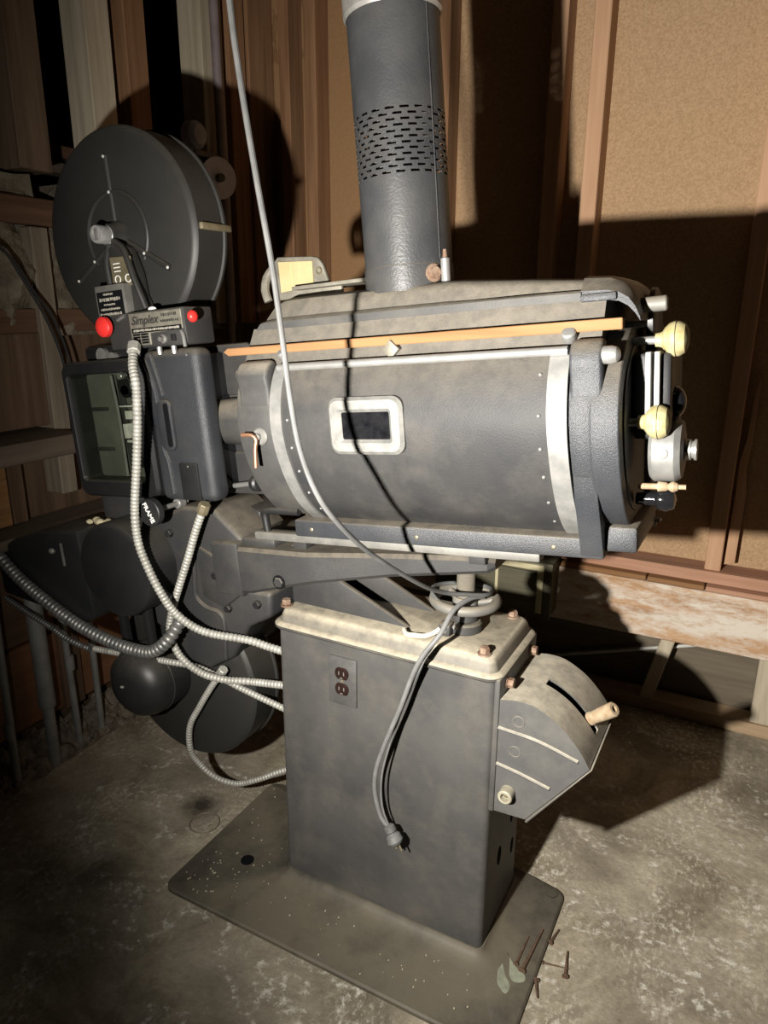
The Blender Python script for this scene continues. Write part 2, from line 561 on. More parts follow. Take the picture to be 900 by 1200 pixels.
# frames: the pedestal stands in world axes (x along the machine, y away, z up);
# everything above the tilt arm sits in LM, tipped 5.3 degrees nose-down
T = math.radians(5.3)
LM = Matrix(((math.cos(T), 0, -math.sin(T), 0), (0, 1, 0, 0.11), (math.sin(T), 0, math.cos(T), 0), (0, 0, 0, 1)))
LM[2][3] = 0.95
def L(u, v, w_):
    return LM @ Vector((u, v, w_))
FACE = Matrix(((1, 0, 0, 0), (0, 0, -1, 0), (0, 1, 0, 0), (0, 0, 0, 1)))   # text plane turned to face -v
def face(u, v, w_, rot=0.0):
    return LM @ Matrix.Translation((u, v, w_)) @ FACE @ Matrix.Rotation(rot, 4, 'Z')

# ------------------------------------------------------------------ the setting
m = MB(); m.box((-6.2, 3.2), (-3.5, 3.2), (-0.1, 0.0)); struct('floor', m, FLOOR, 'stained worn concrete floor')
m = MB(); m.box((-1.02, 3.2), (1.34, 1.36), (0.0, 2.75)); struct('wall_back', m, FIBRE, 'tan fibreboard sheathing behind studs')
m = MB(); m.box((-6.2, 3.2), (-3.5, 3.2), (2.75, 2.80)); struct('ceiling', m, DARKSTUD, 'dark board ceiling')
m = MB(); m.box((3.2, 3.25), (-3.5, 3.2), (0, 2.75)); struct('wall_right', m, DARKSTUD)
m = MB(); m.box((-6.25, -6.2), (-3.5, 3.2), (0, 2.75)); struct('wall_dark_void', m, BLACK)  # added wall, black so the void past the open studs stays dark
m = MB(); m.box((-6.2, -1.02), (3.2, 3.25), (0, 2.75)); struct('wall_dark_void', m, BLACK)  # black end wall added to keep world glow out of the void
m = MB(); m.box((-6.2, 3.2), (-3.55, -3.5), (0, 2.75)); struct('wall_front', m, DARKSTUD)

trim_no = [0]
def trim(x, y, z, material, label, bevel=0.003, lean=None):
    trim_no[0] += 1
    m = MB()
    m.box(x, y, z, bevel, 1)
    return struct('trim_%d' % trim_no[0], m, material, label)

# back wall: studs, sole plate, shim strip, beam
for x0, x1, mt, lb in ((-0.845, -0.80, REDWOOD, 'redwood stud next to the wall corner'),
                       (-0.735, -0.686, REDWOOD, 'redwood stud with a dark side near the corner'),
                       (-0.215, -0.166, REDWOOD, 'redwood stud behind the exhaust pipe'),
                       (0.166, 0.216, PALESTUD, 'pale stud partly in the pipe shadow'),
                       (0.292, 0.342, PALESTUD, 'pale stud with a knot, right of the shadowed stud'),
                       (0.790, 0.838, PALESTUD, 'stud standing in the lamphouse shadow')):
    trim((x0, x1), (1.25, 1.34), (0.545, 2.75), mt, lb)
trim((-0.93, 2.2), (1.235, 1.34), (0.505, 0.545), REDX, 'redwood sole plate along the back wall')
trim((0.335, 0.62), (1.205, 1.30), (0.487, 0.505), STICKM, 'short shim strip on the beam')
trim((0.624, 0.80), (1.205, 1.30), (0.487, 0.504), STICKM, 'middle shim strip on the beam')
trim((0.804, 2.2), (1.205, 1.30), (0.487, 0.503), REDX, 'long shim strip on the beam')
trim((-0.93, 2.2), (1.20, 1.30), (0.29, 0.487), BEAM, 'weathered beam with flaking white paint')
trim((-0.93, 2.2), (1.225, 1.315), (0.0, 0.045), wood('floor_plate', (0.30, 0.21, 0.13), (0.44, 0.32, 0.20), 'x'), 'floor plate under the beam')
trim((-0.93, 2.2), (1.325, 1.345), (0.0, 0.30), PANELGREY, 'grey boarding in the gap under the beam')
trim((0.99, 1.07), (1.235, 1.325), (0.045, 0.29), GREYSTUD, 'short grey stud below the beam')
# splintered board beside the stud in the shadow
m = MB()
m.prism([(0.845, 0.56), (0.876, 0.57), (0.878, 0.80), (0.868, 0.88), (0.874, 0.96), (0.872, 1.16), (0.862, 1.12), (0.858, 0.98), (0.846, 0.90), (0.848, 0.80)], 'y', 1.285, 1.325, 0.002)
struct('trim_splint', m, PALESTUD, 'splintered board beside the shadowed stud').name = 'trim_%d' % (trim_no[0] + 1); trim_no[0] += 1
# leaning brace below the beam
m = MB(); m.box((-0.022, 0.022), (-0.02, 0.02), (-0.16, 0.16), 0.003, 1)
o = struct('trim_brace', m, GREYSTUD, 'short leaning stub between floor plate and beam'); trim_no[0] += 1; o.name = 'trim_%d' % trim_no[0]
o.location = (0.690, 1.25, 0.178); o.rotation_euler = (0, math.radians(12), 0)

# left wall
m = MB(); m.box((-1.06, -1.00), (-1.6, 1.34), (0.0, 1.30)); struct('wall_left', m, BROWNZ, 'brown boarded lower wall')
# crumbling earth infill, its face and top edge broken up
t = MB()
NY, NZ = 90, 34
import mathutils.noise as mn
def earth(y, z):
    return -0.955 + 0.035 * mn.fractal(Vector((y * 9, z * 9, 1.7)), 1.0, 2.0, 5) + 0.012 * mn.noise(Vector((y * 45, z * 45, 0)))
g = []
ys = [-1.6 + 2.92 * i / NY for i in range(NY + 1)]
for i, y in enumerate(ys):
    top = 1.70 + 0.03 * mn.noise(Vector((y * 6, 0, 5))) - (0.10 if 0.23 < y < 0.34 else 0.0) - max(0, min(0.32, (y - 0.5) * 0.6))
    g.append([t.bm.verts.new((earth(y, 1.28 + (top - 1.28) * k / NZ), y, 1.28 + (top - 1.28) * k / NZ)) for k in range(NZ + 1)])
for i in range(NY):
    for k in range(NZ):
        t.bm.faces.new((g[i][k], g[i + 1][k], g[i + 1][k + 1], g[i][k + 1]))
bk = [[t.bm.verts.new((-1.10, g[i][k].co.y, g[i][k].co.z)) for k in (0, NZ)] for i in range(NY + 1)]
for i in range(NY):
    t.bm.faces.new((g[i][NZ], g[i + 1][NZ], bk[i + 1][1], bk[i][1]))
    t.bm.faces.new((bk[i][0], bk[i + 1][0], bk[i + 1][1], bk[i][1]))
    t.bm.faces.new((g[i][0], g[i + 1][0], bk[i + 1][0], bk[i][0]))
struct('wall_left', t, ADOBE, 'crumbling grey-brown earth infill of the left wall')
for y0, y1, z0, mt, lb in ((0.195, 0.295, 1.715, DARKSTUD, 'dark cut-off stud over the earth infill'),
                           (0.455, 0.545, 1.30, GREYSTUD, 'pale weathered stud above the film magazine'),
                           (0.60, 0.685, 1.30, REDWOOD, 'brown stud behind the pale stud'),
                           (0.935, 1.045, 1.30, GREYSTUD, 'pale stud beside the thin conduit'),
                           (1.075, 1.165, 1.30, REDWOOD, 'redwood stud in the corner'),
                           (1.185, 1.335, 1.30, REDWOOD, 'wide redwood corner post')):
    trim((-1.03, -0.93), (y0, y1), (z0, 2.75), mt, lb)
trim((-1.20, -1.12), (-1.6, 0.9), (1.80, 1.835), BROWNY, 'horizontal rail behind the studs')
trim((-1.19, -1.12), (-1.6, 0.9), (1.755, 1.785), GREYY, 'grey strip under the rail behind the studs')
trim((-1.0, -0.935), (-1.6, 0.36), (1.575, 1.645), BROWNY, 'red-brown board across the earth infill')
trim((-1.0, -0.945), (-1.6, 1.3), (1.29, 1.355), BROWNY, 'red-brown board at the foot of the earth infill')
trim((-1.0, -0.925), (0.195, 0.250), (0.82, 1.57), wood('scarred_upright', (0.10, 0.08, 0.058), (0.24, 0.20, 0.15), 'z'), 'scarred pale upright board left of the projector')
trim((-1.0, -0.94), (-0.045, 0.195), (1.03, 1.29), BROWNZ, 'brown plywood panel over the ledge')
trim((-1.0, -0.80), (-1.6, 0.19), (0.965, 1.02), GREYY, 'grey-brown ledge board')
trim((-1.0, -0.955), (0.05, 0.095), (0.76, 0.965), BROWNZ, 'small upright under the ledge')
trim((-1.0, -0.955), (-0.25, 0.045), (0.76, 0.96), wood('orange_board', (0.20, 0.10, 0.04), (0.32, 0.17, 0.07), 'y'), 'orange-brown board under the ledge')
trim((-1.0, -0.86), (-1.6, 0.9), (0.725, 0.755), GREYY, 'grey sill board along the wall')
trim((-1.0, -0.955), (-1.6, 1.3), (0.40, 0.72), BROWNY, 'brown upper board behind the pipes')
trim((-1.0, -0.965), (-1.6, 1.3), (0.12, 0.385), wood('rust_brown_board', (0.13, 0.06, 0.03), (0.21, 0.105, 0.055), 'y'), 'rust-brown lower board behind the pipes')
trim((-0.965, -0.945), (0.13, 0.20), (0.12, 0.72), BROWNZ, 'upright cleat behind the pipes')
# rubble along the wall foot
t = MB()
g = []
for i in range(221):
    y = -1.0 + 2.3 * i / 220
    row = []
    for k in range(15):
        q = k / 14
        hgt = 0.10 * (1 - q) ** 1.3 + 0.012 * q
        n_ = mn.fractal(Vector((y * 22, q * 4, 3.1)), 1.0, 2.0, 5) + 0.6 * mn.noise(Vector((y * 70, q * 12, 9)))
        z = max(0.001, (hgt + 0.022 * n_) * (1 if k < 14 else 0))
        row.append(t.bm.verts.new((-0.96 + 0.085 * q + 0.018 * mn.noise(Vector((y * 18, q * 3, 7))), y, z)))
    g.append(row)
for i in range(220):
    for k in range(14):
        t.bm.faces.new((g[i][k], g[i + 1][k], g[i + 1][k + 1], g[i][k + 1]))
o = link('rubble', t, mat('grey_rubble', (0.09, 0.075, 0.058), (0.22, 0.19, 0.15), 30, 0.95, 0, 1.0, 60, 0.008, detail=8, spec=0.1), angle=20)
tag(o, 'loose earth rubble along the foot of the boarded wall', 'rubble', kind='stuff')

# ------------------------------------------------------------------ the projector
ROOT = empty('film_projector', (0.25, 0.118, 0))
tag(ROOT, 'old black film projector with round film magazine and lamphouse on a pedestal', 'projector')

# base plate with a flared skirt
def rrect(x0, x1, y0, y1, r, n=6):
    pts = []
    for cx, cy, a0 in ((x1 - r, y1 - r, 0), (x0 + r, y1 - r, 90), (x0 + r, y0 + r, 180), (x1 - r, y0 + r, 270)):
        for i in range(n + 1):
            a = math.radians(a0 + 90 * i / n)
            pts.append((cx + r * math.cos(a), cy + r * math.sin(a)))
    return pts
m = MB()
rings = []
for off, z, r in ((0.0, 0.0, 0.03), (0.0, 0.008, 0.03), (0.004, 0.012, 0.028)):
    rings.append([(x, y, z) for x, y in rrect(-0.244 + off, 0.628 - off, -0.1785 + off, 0.272 - off, r)])
for off, z in ((0.050, 0.0125), (0.030, 0.015), (0.014, 0.020), (0.006, 0.027), (0.003, 0.033)):
    rings.append([(x, y, z) for x, y in rrect(-off, 0.509 + off, -off, 0.235 + off, 0.014 + off)])
m.loft(rings)
base = link('base_plate', m, BASEM, ROOT, 40)
m = MB(); m.cyl((-0.112, -0.017, 0.0118), (-0.112, -0.017, 0.0135), 0.017, 24); link('plate_hole', m, LENSBLACK, base)
for bx, by in ((0.600, 0.245),):
    m = MB(); m.cyl((bx, by, 0.011), (bx, by, 0.015), 0.013, 6); link('bolt', m, BASEM, base)
PSTAIN = mat('pale_paint_splash', (0.17, 0.18, 0.13), (0.26, 0.27, 0.20), 60, 0.8)
m = MB()
for pts in ([(0.556, 0.040), (0.566, 0.030), (0.580, -0.012), (0.597, -0.020), (0.612, -0.008), (0.606, 0.006), (0.590, 0.012), (0.578, 0.020)],
            [(0.536, 0.030), (0.552, -0.005), (0.563, -0.040), (0.585, -0.055), (0.588, -0.034), (0.572, -0.015), (0.556, 0.012), (0.542, 0.038)]):
    cl_ = catmull([Vector((x, y, 0)) for x, y in pts] + [Vector((*pts[0], 0))], 0.005)[:-1]
    m.prism([(q_.x, q_.y) for q_ in cl_], 'z', 0.0117, 0.0127)
link('paint_splash', m, PSTAIN, base, label='pale green paint splash')
# crumbs on the plate
m = MB()
for i in range(90):
    x, y = random.uniform(-0.22, 0.55), random.uniform(-0.165, -0.05)
    if random.random() < 0.3:
        x, y = random.uniform(-0.22, -0.05), random.uniform(-0.16, 0.25)
    s = random.uniform(0.0009, 0.0022)
    m.ball((x, y, 0.0128 + s * 0.6), s, (1, 1.4, 0.8), 6)
d = link('debris_crumbs', m, mat('pale_crumbs', (0.45, 0.40, 0.30), (0.3, 0.26, 0.19), 100, 0.9))
tag(d, 'pale crumbs of debris scattered on the projector base plate', 'debris', kind='stuff')

# pedestal
m = MB()
m.prism(rrect(0, 0.509, 0, 0.235, 0.014), 'z', 0.014, 0.69)
ped = link('pedestal', m, PAINT, ROOT)
for (y, z, ry, rz) in ((0.175, 0.262, 0.010, 0.026), (0.215, 0.275, 0.008, 0.024), (0.190, 0.160, 0.009, 0.022), (0.096, 0.205, 0.012, 0.024)):
    m = MB(); m.lathe([(0.001, 0), (1, 0.0), (1, 0.0012), (0.001, 0.0012)], (0, 0, 0), 'x', 24)
    for v in m.bm.verts:
        v.co.y = y + v.co.y * ry; v.co.z = z + v.co.z * rz; v.co.x += 0.5085
    link('knockout_hole', m, mat('matt_black', (0.004, 0.004, 0.004), None, 5, 0.95, spec=0.05), ped)
# cover with rolled lip
m = MB()
rings = []
for off, z in ((0.002, 0.682), (0.010, 0.682), (0.0135, 0.686), (0.0135, 0.691), (0.010, 0.695), (0.001, 0.697), (-0.004, 0.712), (-0.008, 0.721), (-0.014, 0.725)):
    rings.append([(x, y, z) for x, y in rrect(-off, 0.509 + off, -off, 0.235 + off, 0.020 + max(off, -0.006))])
m.loft(rings)
cover = link('pedestal_cover', m, mat('dust_coated_cover', (0.035, 0.034, 0.032), (0.06, 0.057, 0.05), 8, 0.6, 0, 0.4, 400, 0.001, (0.34, 0.30, 0.225), 1.0, 0.22), ROOT, 40)
for bx, by in ((0.008, 0.026), (0.478, 0.020), (0.472, 0.228 - 0.018), (0.03, 0.21)):
    m = MB()
    m.cyl((bx, by, 0.724), (bx, by, 0.7275), 0.0135, 20)
    m.cyl((bx, by, 0.7275), (bx, by, 0.740), 0.0105, 6, bevel=0.0015)
    link('cover_bolt', m, RUST, cover)
# two sloped gusset ribs under the arm
m = MB(); m.prism([(0.006, 0.722), (0.306, 0.722), (0.142, 0.792), (0.006, 0.86)], 'y', 0.052, 0.066, 0.003); link('gusset_rib', m, CAST, cover)
m = MB(); m.prism([(0.03, 0.722), (0.32, 0.722), (0.16, 0.795), (0.03, 0.86)], 'y', 0.150, 0.164, 0.003); link('gusset_rib', m, CAST, cover)
# outlet
m = MB(); m.box((0.1349, 0.2049), (-0.005, 0.002), (0.5352, 0.6495), 0.003, 2)
outlet = link('outlet_plate', m, mat('painted_outlet_plate', (0.055, 0.054, 0.052), (0.085, 0.083, 0.078), 20, 0.5, 0.1, 0.2, 200, 0.0006), ROOT, label='grey duplex outlet plate')
for zc in (0.6125, 0.5755):
    m = MB()
    pts = []
    for i in range(28):
        a = 2 * math.pi * i / 28
        pts.append((0.170 + 0.0168 * math.cos(a), zc + max(-0.0135, min(0.0135, 0.0170 * math.sin(a)))))
    m.prism(pts, 'y', -0.0085, -0.003, 0.001, 1)
    r_ = link('receptacle', m, BROWNBAKE, outlet, label='brown receptacle')
    m = MB()
    for dx in (-0.006, 0.006):
        m.box((0.170 + dx - 0.0012, 0.170 + dx + 0.0012), (-0.0089, -0.0080), (zc - 0.003, zc + 0.0055))
    m.box((0.167, 0.173), (-0.0089, -0.0080), (zc - 0.011, zc - 0.0085))
    link('slot', m, STEEL, r_) if False else link('receptacle_slots', m, STEEL, outlet)
m = MB(); m.lathe([(0.0035, 0), (0.003, 0.0015), (0, 0.002)], (0.170, -0.0048, 0.594), '-y', 12); link('screw', m, BRASS, outlet)

# switch box on the end of the pedestal
SWM = mat('grey_switch_box_paint', (0.050, 0.050, 0.050), (0.078, 0.076, 0.072), 8, 0.55, 0, 0.4, 400, 0.0008, (0.36, 0.325, 0.255), 1.0, 0.12)
m = MB(); m.box((0.509, 0.521), (-0.004, 0.236), (0.395, 0.690), 0.004); flange = link('switch_flange', m, PAINT, ROOT)
for by in (0.036, 0.190):
    m = MB(); m.cyl((0.519, by, 0.668), (0.524, by, 0.668), 0.012, 16); m.cyl((0.524, by, 0.668), (0.536, by, 0.668), 0.010, 6, bevel=0.001); link('flange_bolt', m, RUST, flange)
prof = [(0.521, 0.648), (0.552, 0.654), (0.584, 0.653), (0.612, 0.642), (0.636, 0.627), (0.656, 0.609), (0.675, 0.588), (0.688, 0.570), (0.6975, 0.553), (0.585, 0.400), (0.521, 0.397)]
# walls of the housing, the curved top with its lever slot cut through
def housing():
    m = MB()
    bm = m.bm
    y0, y1 = 0.000, 0.215
    s0, s1 = 0.090, 0.113
    arc = prof[:9]
    ycuts = [y0, s0, s1, y1]
    # refine the arc
    A = catmull([Vector((x, 0, z)) for x, z in arc], 0.008)
    n = len(A)
    V = [[bm.verts.new((a.x, y, a.z)) for y in ycuts] for a in A]
    i0, i1 = int(n * 0.30), int(n * 0.90)
    for i in range(n - 1):
        for k in range(3):
            if k == 1 and i0 <= i < i1:
                continue
            bm.faces.new((V[i][k], V[i + 1][k], V[i + 1][k + 1], V[i][k + 1]))
    low = [(0.585, 0.400), (0.521, 0.397)]
    for side in (0, 3):
        vs = [V[i][side] for i in range(n)] + [bm.verts.new((x, ycuts[side], z)) for x, z in low]
        bm.faces.new(vs if side else vs[::-1])
        if side == 0:
            f0 = vs[-2:]
        else:
            f1 = vs[-2:]
    bm.faces.new((V[n - 1][0], f0[0], f1[0], V[n - 1][3], V[n - 1][2], V[n - 1][1]))
    bm.faces.new((f0[0], f0[1], f1[1], f1[0]))
    bmesh.ops.recalc_face_normals(bm, faces=bm.faces)
    return m
sb = link('switch_box', housing(), SWM, ROOT, 40, rim=True)
md = sb.modifiers.new('wall', 'SOLIDIFY'); md.thickness = 0.003; md.offset = -1
m = MB(); m.tube([(0.521, -0.001, 0.588), (0.60, -0.001, 0.582), (0.676, -0.001, 0.563)], 0.004, 8); link('rib', m, SWM, sb)
m = MB(); m.tube([(0.521, -0.001, 0.508), (0.57, -0.001, 0.500), (0.628, -0.001, 0.487)], 0.004, 8); link('rib', m, SWM, sb)
m = MB(); m.prism([(0.700, 0.552), (0.703, 0.556), (0.590, 0.397), (0.586, 0.397)], 'y', -0.004, 0.216, 0.001); link('box_edge_flange', m, SWM, sb)
for (x, z) in ((0.560, 0.612), (0.556, 0.545)):
    m = MB(); m.torus((x, -0.0006, z), 'y', 0.011, 0.0011, 28, 6); link('knockout_ring', m, OLDSTEEL, sb)
m = MB()
m.lathe([(0.0115, 0), (0.0145, 0.001), (0.0145, 0.022), (0.0125, 0.024), (0.0085, 0.0235), (0.0085, 0.012), (0, 0.012)], (0.548, 0.0, 0.452), '-y', 24)
sock = link('conduit_socket', m, mat('cream_socket', (0.22, 0.20, 0.145), (0.31, 0.29, 0.22), 40, 0.5), sb, label='cream round socket')
m = MB(); m.ball((0.548, -0.013, 0.452), 0.006, (1, 0.6, 1), 10); link('socket_screw', m, BRASS, sb)
# lever handle standing out of the slot
m = MB()
d0, d1 = Vector((0.672, 0.108, 0.592)), Vector((0.722, 0.092, 0.640))
dv = (d1 - d0).normalized()
m.lathe([(0.006, -0.02), (0.006, 0.0), (0.0135, 0.0), (0.0135, 0.006), (0.0115, 0.007), (0.0125, 0.012), (0.0145, 0.045), (0.0145, 0.062), (0.012, 0.064), (0.0065, 0.064), (0.0065, 0.050), (0, 0.050)], d0, dv, 20)
link('lever_handle', m, TAN, sb, label='tan lever handle')

# tilt screw and handwheel
m = MB()
pr = [(0.0, 0)]
for i in range(50):
    pr += [(0.0165, 0.003 * i), (0.019, 0.003 * i + 0.0015)]
pr += [(0.0, 0.15)]
m.lathe(pr, (0.402, 0.104, 0.735), 'z', 20)
screw = link('tilt_screw', m, OLDSTEEL, ROOT)
m = MB()
m.torus((0.402, 0.104, 0.792), 'z', 0.064, 0.0105, 48, 12)
wheel = link('tilt_handwheel', m, OLDSTEEL, ROOT)
m = MB(); m.cyl((0.402, 0.104, 0.772), (0.402, 0.104, 0.800), 0.026, 24, bevel=0.003); link('hub', m, OLDSTEEL, wheel)
for k in range(3):
    a = math.radians(25 + 120 * k)
    m = MB()
    m.tube([(0.402 + 0.020 * math.cos(a), 0.104 + 0.020 * math.sin(a), 0.785), (0.402 + 0.04 * math.cos(a), 0.104 + 0.04 * math.sin(a), 0.787), (0.402 + 0.062 * math.cos(a), 0.104 + 0.062 * math.sin(a), 0.792)], 0.0075, 8)
    link('spoke', m, OLDSTEEL, wheel)
m = MB()
m.cyl((0.402, 0.104, 0.724), (0.402, 0.104, 0.748), 0.037, 28, bevel=0.004)
m.cyl((0.402, 0.104, 0.748), (0.402, 0.104, 0.772), 0.028, 24, bevel=0.003)
col_ = link('screw_collar', m, CAST, ROOT)
m = MB(); m.box((0.365, 0.392), (0.050, 0.078), (0.724, 0.752), 0.006); link('clamp_ear', m, CAST, col_)
m = MB(); m.cyl((0.379, 0.048, 0.739), (0.379, 0.052, 0.739), 0.006, 12); m.cyl((0.401, 0.055, 0.748), (0.401, 0.072, 0.748), 0.006, 6); link('clamp_screw', m, STEEL, col_)

# tilt arm
m = MB(LM)
def ring(u, vh, wb, wt, r=0.008, vo=0.0):
    return [(u, vo - vh + r, wb), (u, vo + vh - r, wb), (u, vo + vh, wb + r), (u, vo + vh, wt - r), (u, vo + vh - r, wt), (u, vo - vh + r, wt), (u, vo - vh, wt - r), (u, vo - vh, wb + r)]
m.loft([ring(-0.125, 0.098, -0.205, -0.095), ring(-0.10, 0.10, -0.203, -0.094), ring(0.055, 0.10, -0.166, -0.094), ring(0.085, 0.093, -0.162, -0.094), ring(0.25, 0.070, -0.140, -0.090), ring(0.42, 0.058, -0.122, -0.085), ring(0.455, 0.056, -0.118, -0.085), ring(0.468, 0.046, -0.112, -0.09)])
arm = link('tilt_arm', m, CAST, ROOT, 25)
m = MB(LM); m.cyl((-0.014, -0.1005, -0.165), (-0.014, -0.1015, -0.165), 0.0165, 24); link('pivot_hole', m, LENSBLACK, arm)
m = MB(LM); m.cyl((-0.014, -0.101, -0.165), (-0.014, -0.106, -0.165), 0.0125, 6, bevel=0.002); link('pivot_bolt', m, CAST, arm)
m = MB(LM)
m.box((-0.125, -0.03), (-0.08, 0.09), (-0.097, -0.075), 0.008)
link('arm_pad', m, CAST, arm)
m = MB(LM); m.cyl((-0.085, -0.06, -0.077), (-0.085, -0.06, -0.064), 0.011, 6, bevel=0.001); link('arm_bolt', m, STEEL, arm)
for u0 in (0.03, 0.44):
    m = MB(LM); m.box((u0 - 0.017, u0 + 0.017), (-0.07, -0.03), (-0.095, -0.062), 0.003); link('spacer_block', m, CAST, arm)
    m = MB(LM); m.box((u0 - 0.017, u0 + 0.017), (0.03, 0.07), (-0.095, -0.062), 0.003); link('spacer_block', m, CAST, arm)
# slide rails under the lamphouse
for v0 in (-0.112, 0.082):
    m = MB(LM); m.box((-0.055, 0.575), (v0, v0 + 0.03), (-0.066, -0.048), 0.003)
    rail = link('slide_rail', m, OLDSTEEL, ROOT)
    for u0 in (0.05, 0.12, 0.2):
        m = MB(LM); m.ball((u0, v0 - 0.001, -0.056), 0.003, (1, 0.6, 1), 8); link('rail_screw', m, STEEL, rail) if v0 < 0 else m.bm.free()

# ---- lamphouse
NEAR = [(-0.080, -0.012), (-0.110, 0.012), (-0.138, 0.042), (-0.160, 0.078), (-0.176, 0.115), (-0.187, 0.152), (-0.192, 0.190), (-0.189, 0.225), (-0.180, 0.257), (-0.168, 0.280), (-0.156, 0.297)]
SHO = [(-0.148, 0.312), (-0.108, 0.374)]
def grow(pts, d):
    out = []
    for i, p in enumerate(pts):
        a = Vector(pts[max(i - 1, 0)]); b = Vector(pts[min(i + 1, len(pts) - 1)])
        tn = (b - a).normalized()
        out.append((p[0] - tn.y * d, p[1] + tn.x * d))
    return out
def sym(pts):
    return pts + [(-v, w_) for v, w_ in reversed(pts)]
m = MB(LM)
m.prism(sym(grow(NEAR, -0.004) + SHO), 'x', 0.004, 0.690)
body = link('lamphouse_body', m, SHELL, ROOT, 25)
# front casting, with its flat round end
m = MB(LM)
m.prism(sym(NEAR + [(-0.146, 0.309)]), 'x', 0.0, 0.092, 0.006)
front = link('front_casting', m, SHELL, ROOT, 25)
LUG = [(-0.150, 0.312), (-0.166, 0.314), (-0.180, 0.308), (-0.189, 0.296), (-0.192, 0.282), (-0.189, 0.268), (-0.187, 0.250), (-0.189, 0.228), (-0.180, 0.215), (-0.15, 0.25)]
m = MB(LM); m.prism(LUG, 'x', 0.010, 0.084, 0.008, 3)
link('hinge_lug', m, SHELL, front, 50)
m = MB(LM); m.ball((0.006, -0.168, 0.287), 0.012, (1, 1, 1.2), 12); link('hinge_nut', m, SHELL, front)
# door
m = MB(LM)
arcN = catmull([Vector((0, v, w_)) for v, w_ in NEAR], 0.012)
arc2 = [(p.y, p.z) for p in arcN]
def shell_strip(m, a0, a1, d0, d1, arc=arc2):
    o = grow(arc, d1); i = grow(arc, d0)
    m.prism(o + i[::-1], 'x', a0, a1)
shell_strip(m, 0.090, 0.645, -0.003, 0.003)
door = link('lamphouse_door', m, DOORPAINT, ROOT, 25)
for a0, a1 in ((0.088, 0.114), (0.617, 0.648)):
    m = MB(LM)
    shell_strip(m, a0, a1, 0.002, 0.0075)
    o = link('trim_strap', m, BRUSHED, door, 25, label='bright metal strap')
m = MB(LM); m.cyl((0.100, -0.1705, 0.2985), (0.645, -0.1705, 0.2985), 0.0072, 16); link('hinge_rod', m, CHROME, door, label='chrome hinge rod')
rp = None
def arcpt(s):
    i = s * (len(arc2) - 1); k = int(i); f = i - k
    k2 = min(k + 1, len(arc2) - 1)
    return arc2[k][0] * (1 - f) + arc2[k2][0] * f, arc2[k][1] * (1 - f) + arc2[k2][1] * f
for u0 in (0.126, 0.604):
    for s in (0.12, 0.27, 0.42, 0.57, 0.72, 0.87):
        v, w_ = arcpt(s)
        pos = L(u0, v * 1.015 - 0.001, w_)
        if rp is None:
            m = MB(LM); m.ball((u0, v * 1.015 - 0.001, w_), 0.0032, (1, 1, 1), 8)
            rp = link('rivet', m, BRUSHED, door)
        else:
            copy_part(rp, door, pos)
# viewing window
def rr2(cu, cw, a, b, r, v, n=6):
    return [(x, v, z) for x, z in rrect(cu - a, cu + a, cw - b, cw + b, r, n)]
m = MB(LM)
m.loft([rr2(0.295, 0.191, 0.075, 0.051, 0.020, -0.188), rr2(0.295, 0.191, 0.075, 0.051, 0.020, -0.198), rr2(0.295, 0.191, 0.069, 0.045, 0.016, -0.204),
        rr2(0.295, 0.191, 0.054, 0.030, 0.006, -0.204), rr2(0.295, 0.191, 0.0475, 0.0235, 0.003, -0.198)], cap=False)
win = link('viewing_window', m, BRIGHTALU, door, 30, label='pale window frame with dark glass')
m = MB(LM); m.box((0.245, 0.345), (-0.1985, -0.1965), (0.165, 0.217), 0); link('dark_glass', m, DARKGLASS, door)
# latch
m = MB(LM)
m.lathe([(0.0, 0), (0.017, 0), (0.017, 0.006), (0.014, 0.009), (0.006, 0.009), (0.006, 0.016), (0, 0.017)], (0.055, -0.187, 0.172), '-y', 24)
lat = link('latch_rosette', m, BRIGHTALU, front)
m = MB(LM); m.tube([(0.027, -0.212, 0.178), (0.048, -0.209, 0.177), (0.056, -0.207, 0.168), (0.053, -0.209, 0.150), (0.050, -0.210, 0.114)], 0.0042, 10, 0.006); link('latch_lever', m, COPPER, front, label='copper latch lever')
# shoulder fittings
for (u0, nm) in ((0.642, 'shoulder_knob'), (0.097, 'shoulder_bolt')):
    m = MB(LM)
    r0 = 0.0115 if u0 > 0.3 else 0.008
    m.lathe([(r0 * 0.8, 0), (r0, 0.004), (r0, 0.018), (r0 * 0.8, 0.021), (0, 0.022)], (u0, -0.142, 0.312), (0, -0.70, 0.71), 16)
    link(nm, m, BRUSHED, body)
m = MB(LM)
mm_ = MB(LM @ Matrix.Translation((0.333, -0.150, 0.318)) @ Matrix.Rotation(math.radians(45), 4, 'Y'))
mm_.box((-0.012, 0.012), (-0.008, 0.012), (-0.012, 0.012), 0.002)
m.bm.free()
link('shoulder_tab', mm_, FRAMEGREY, body)
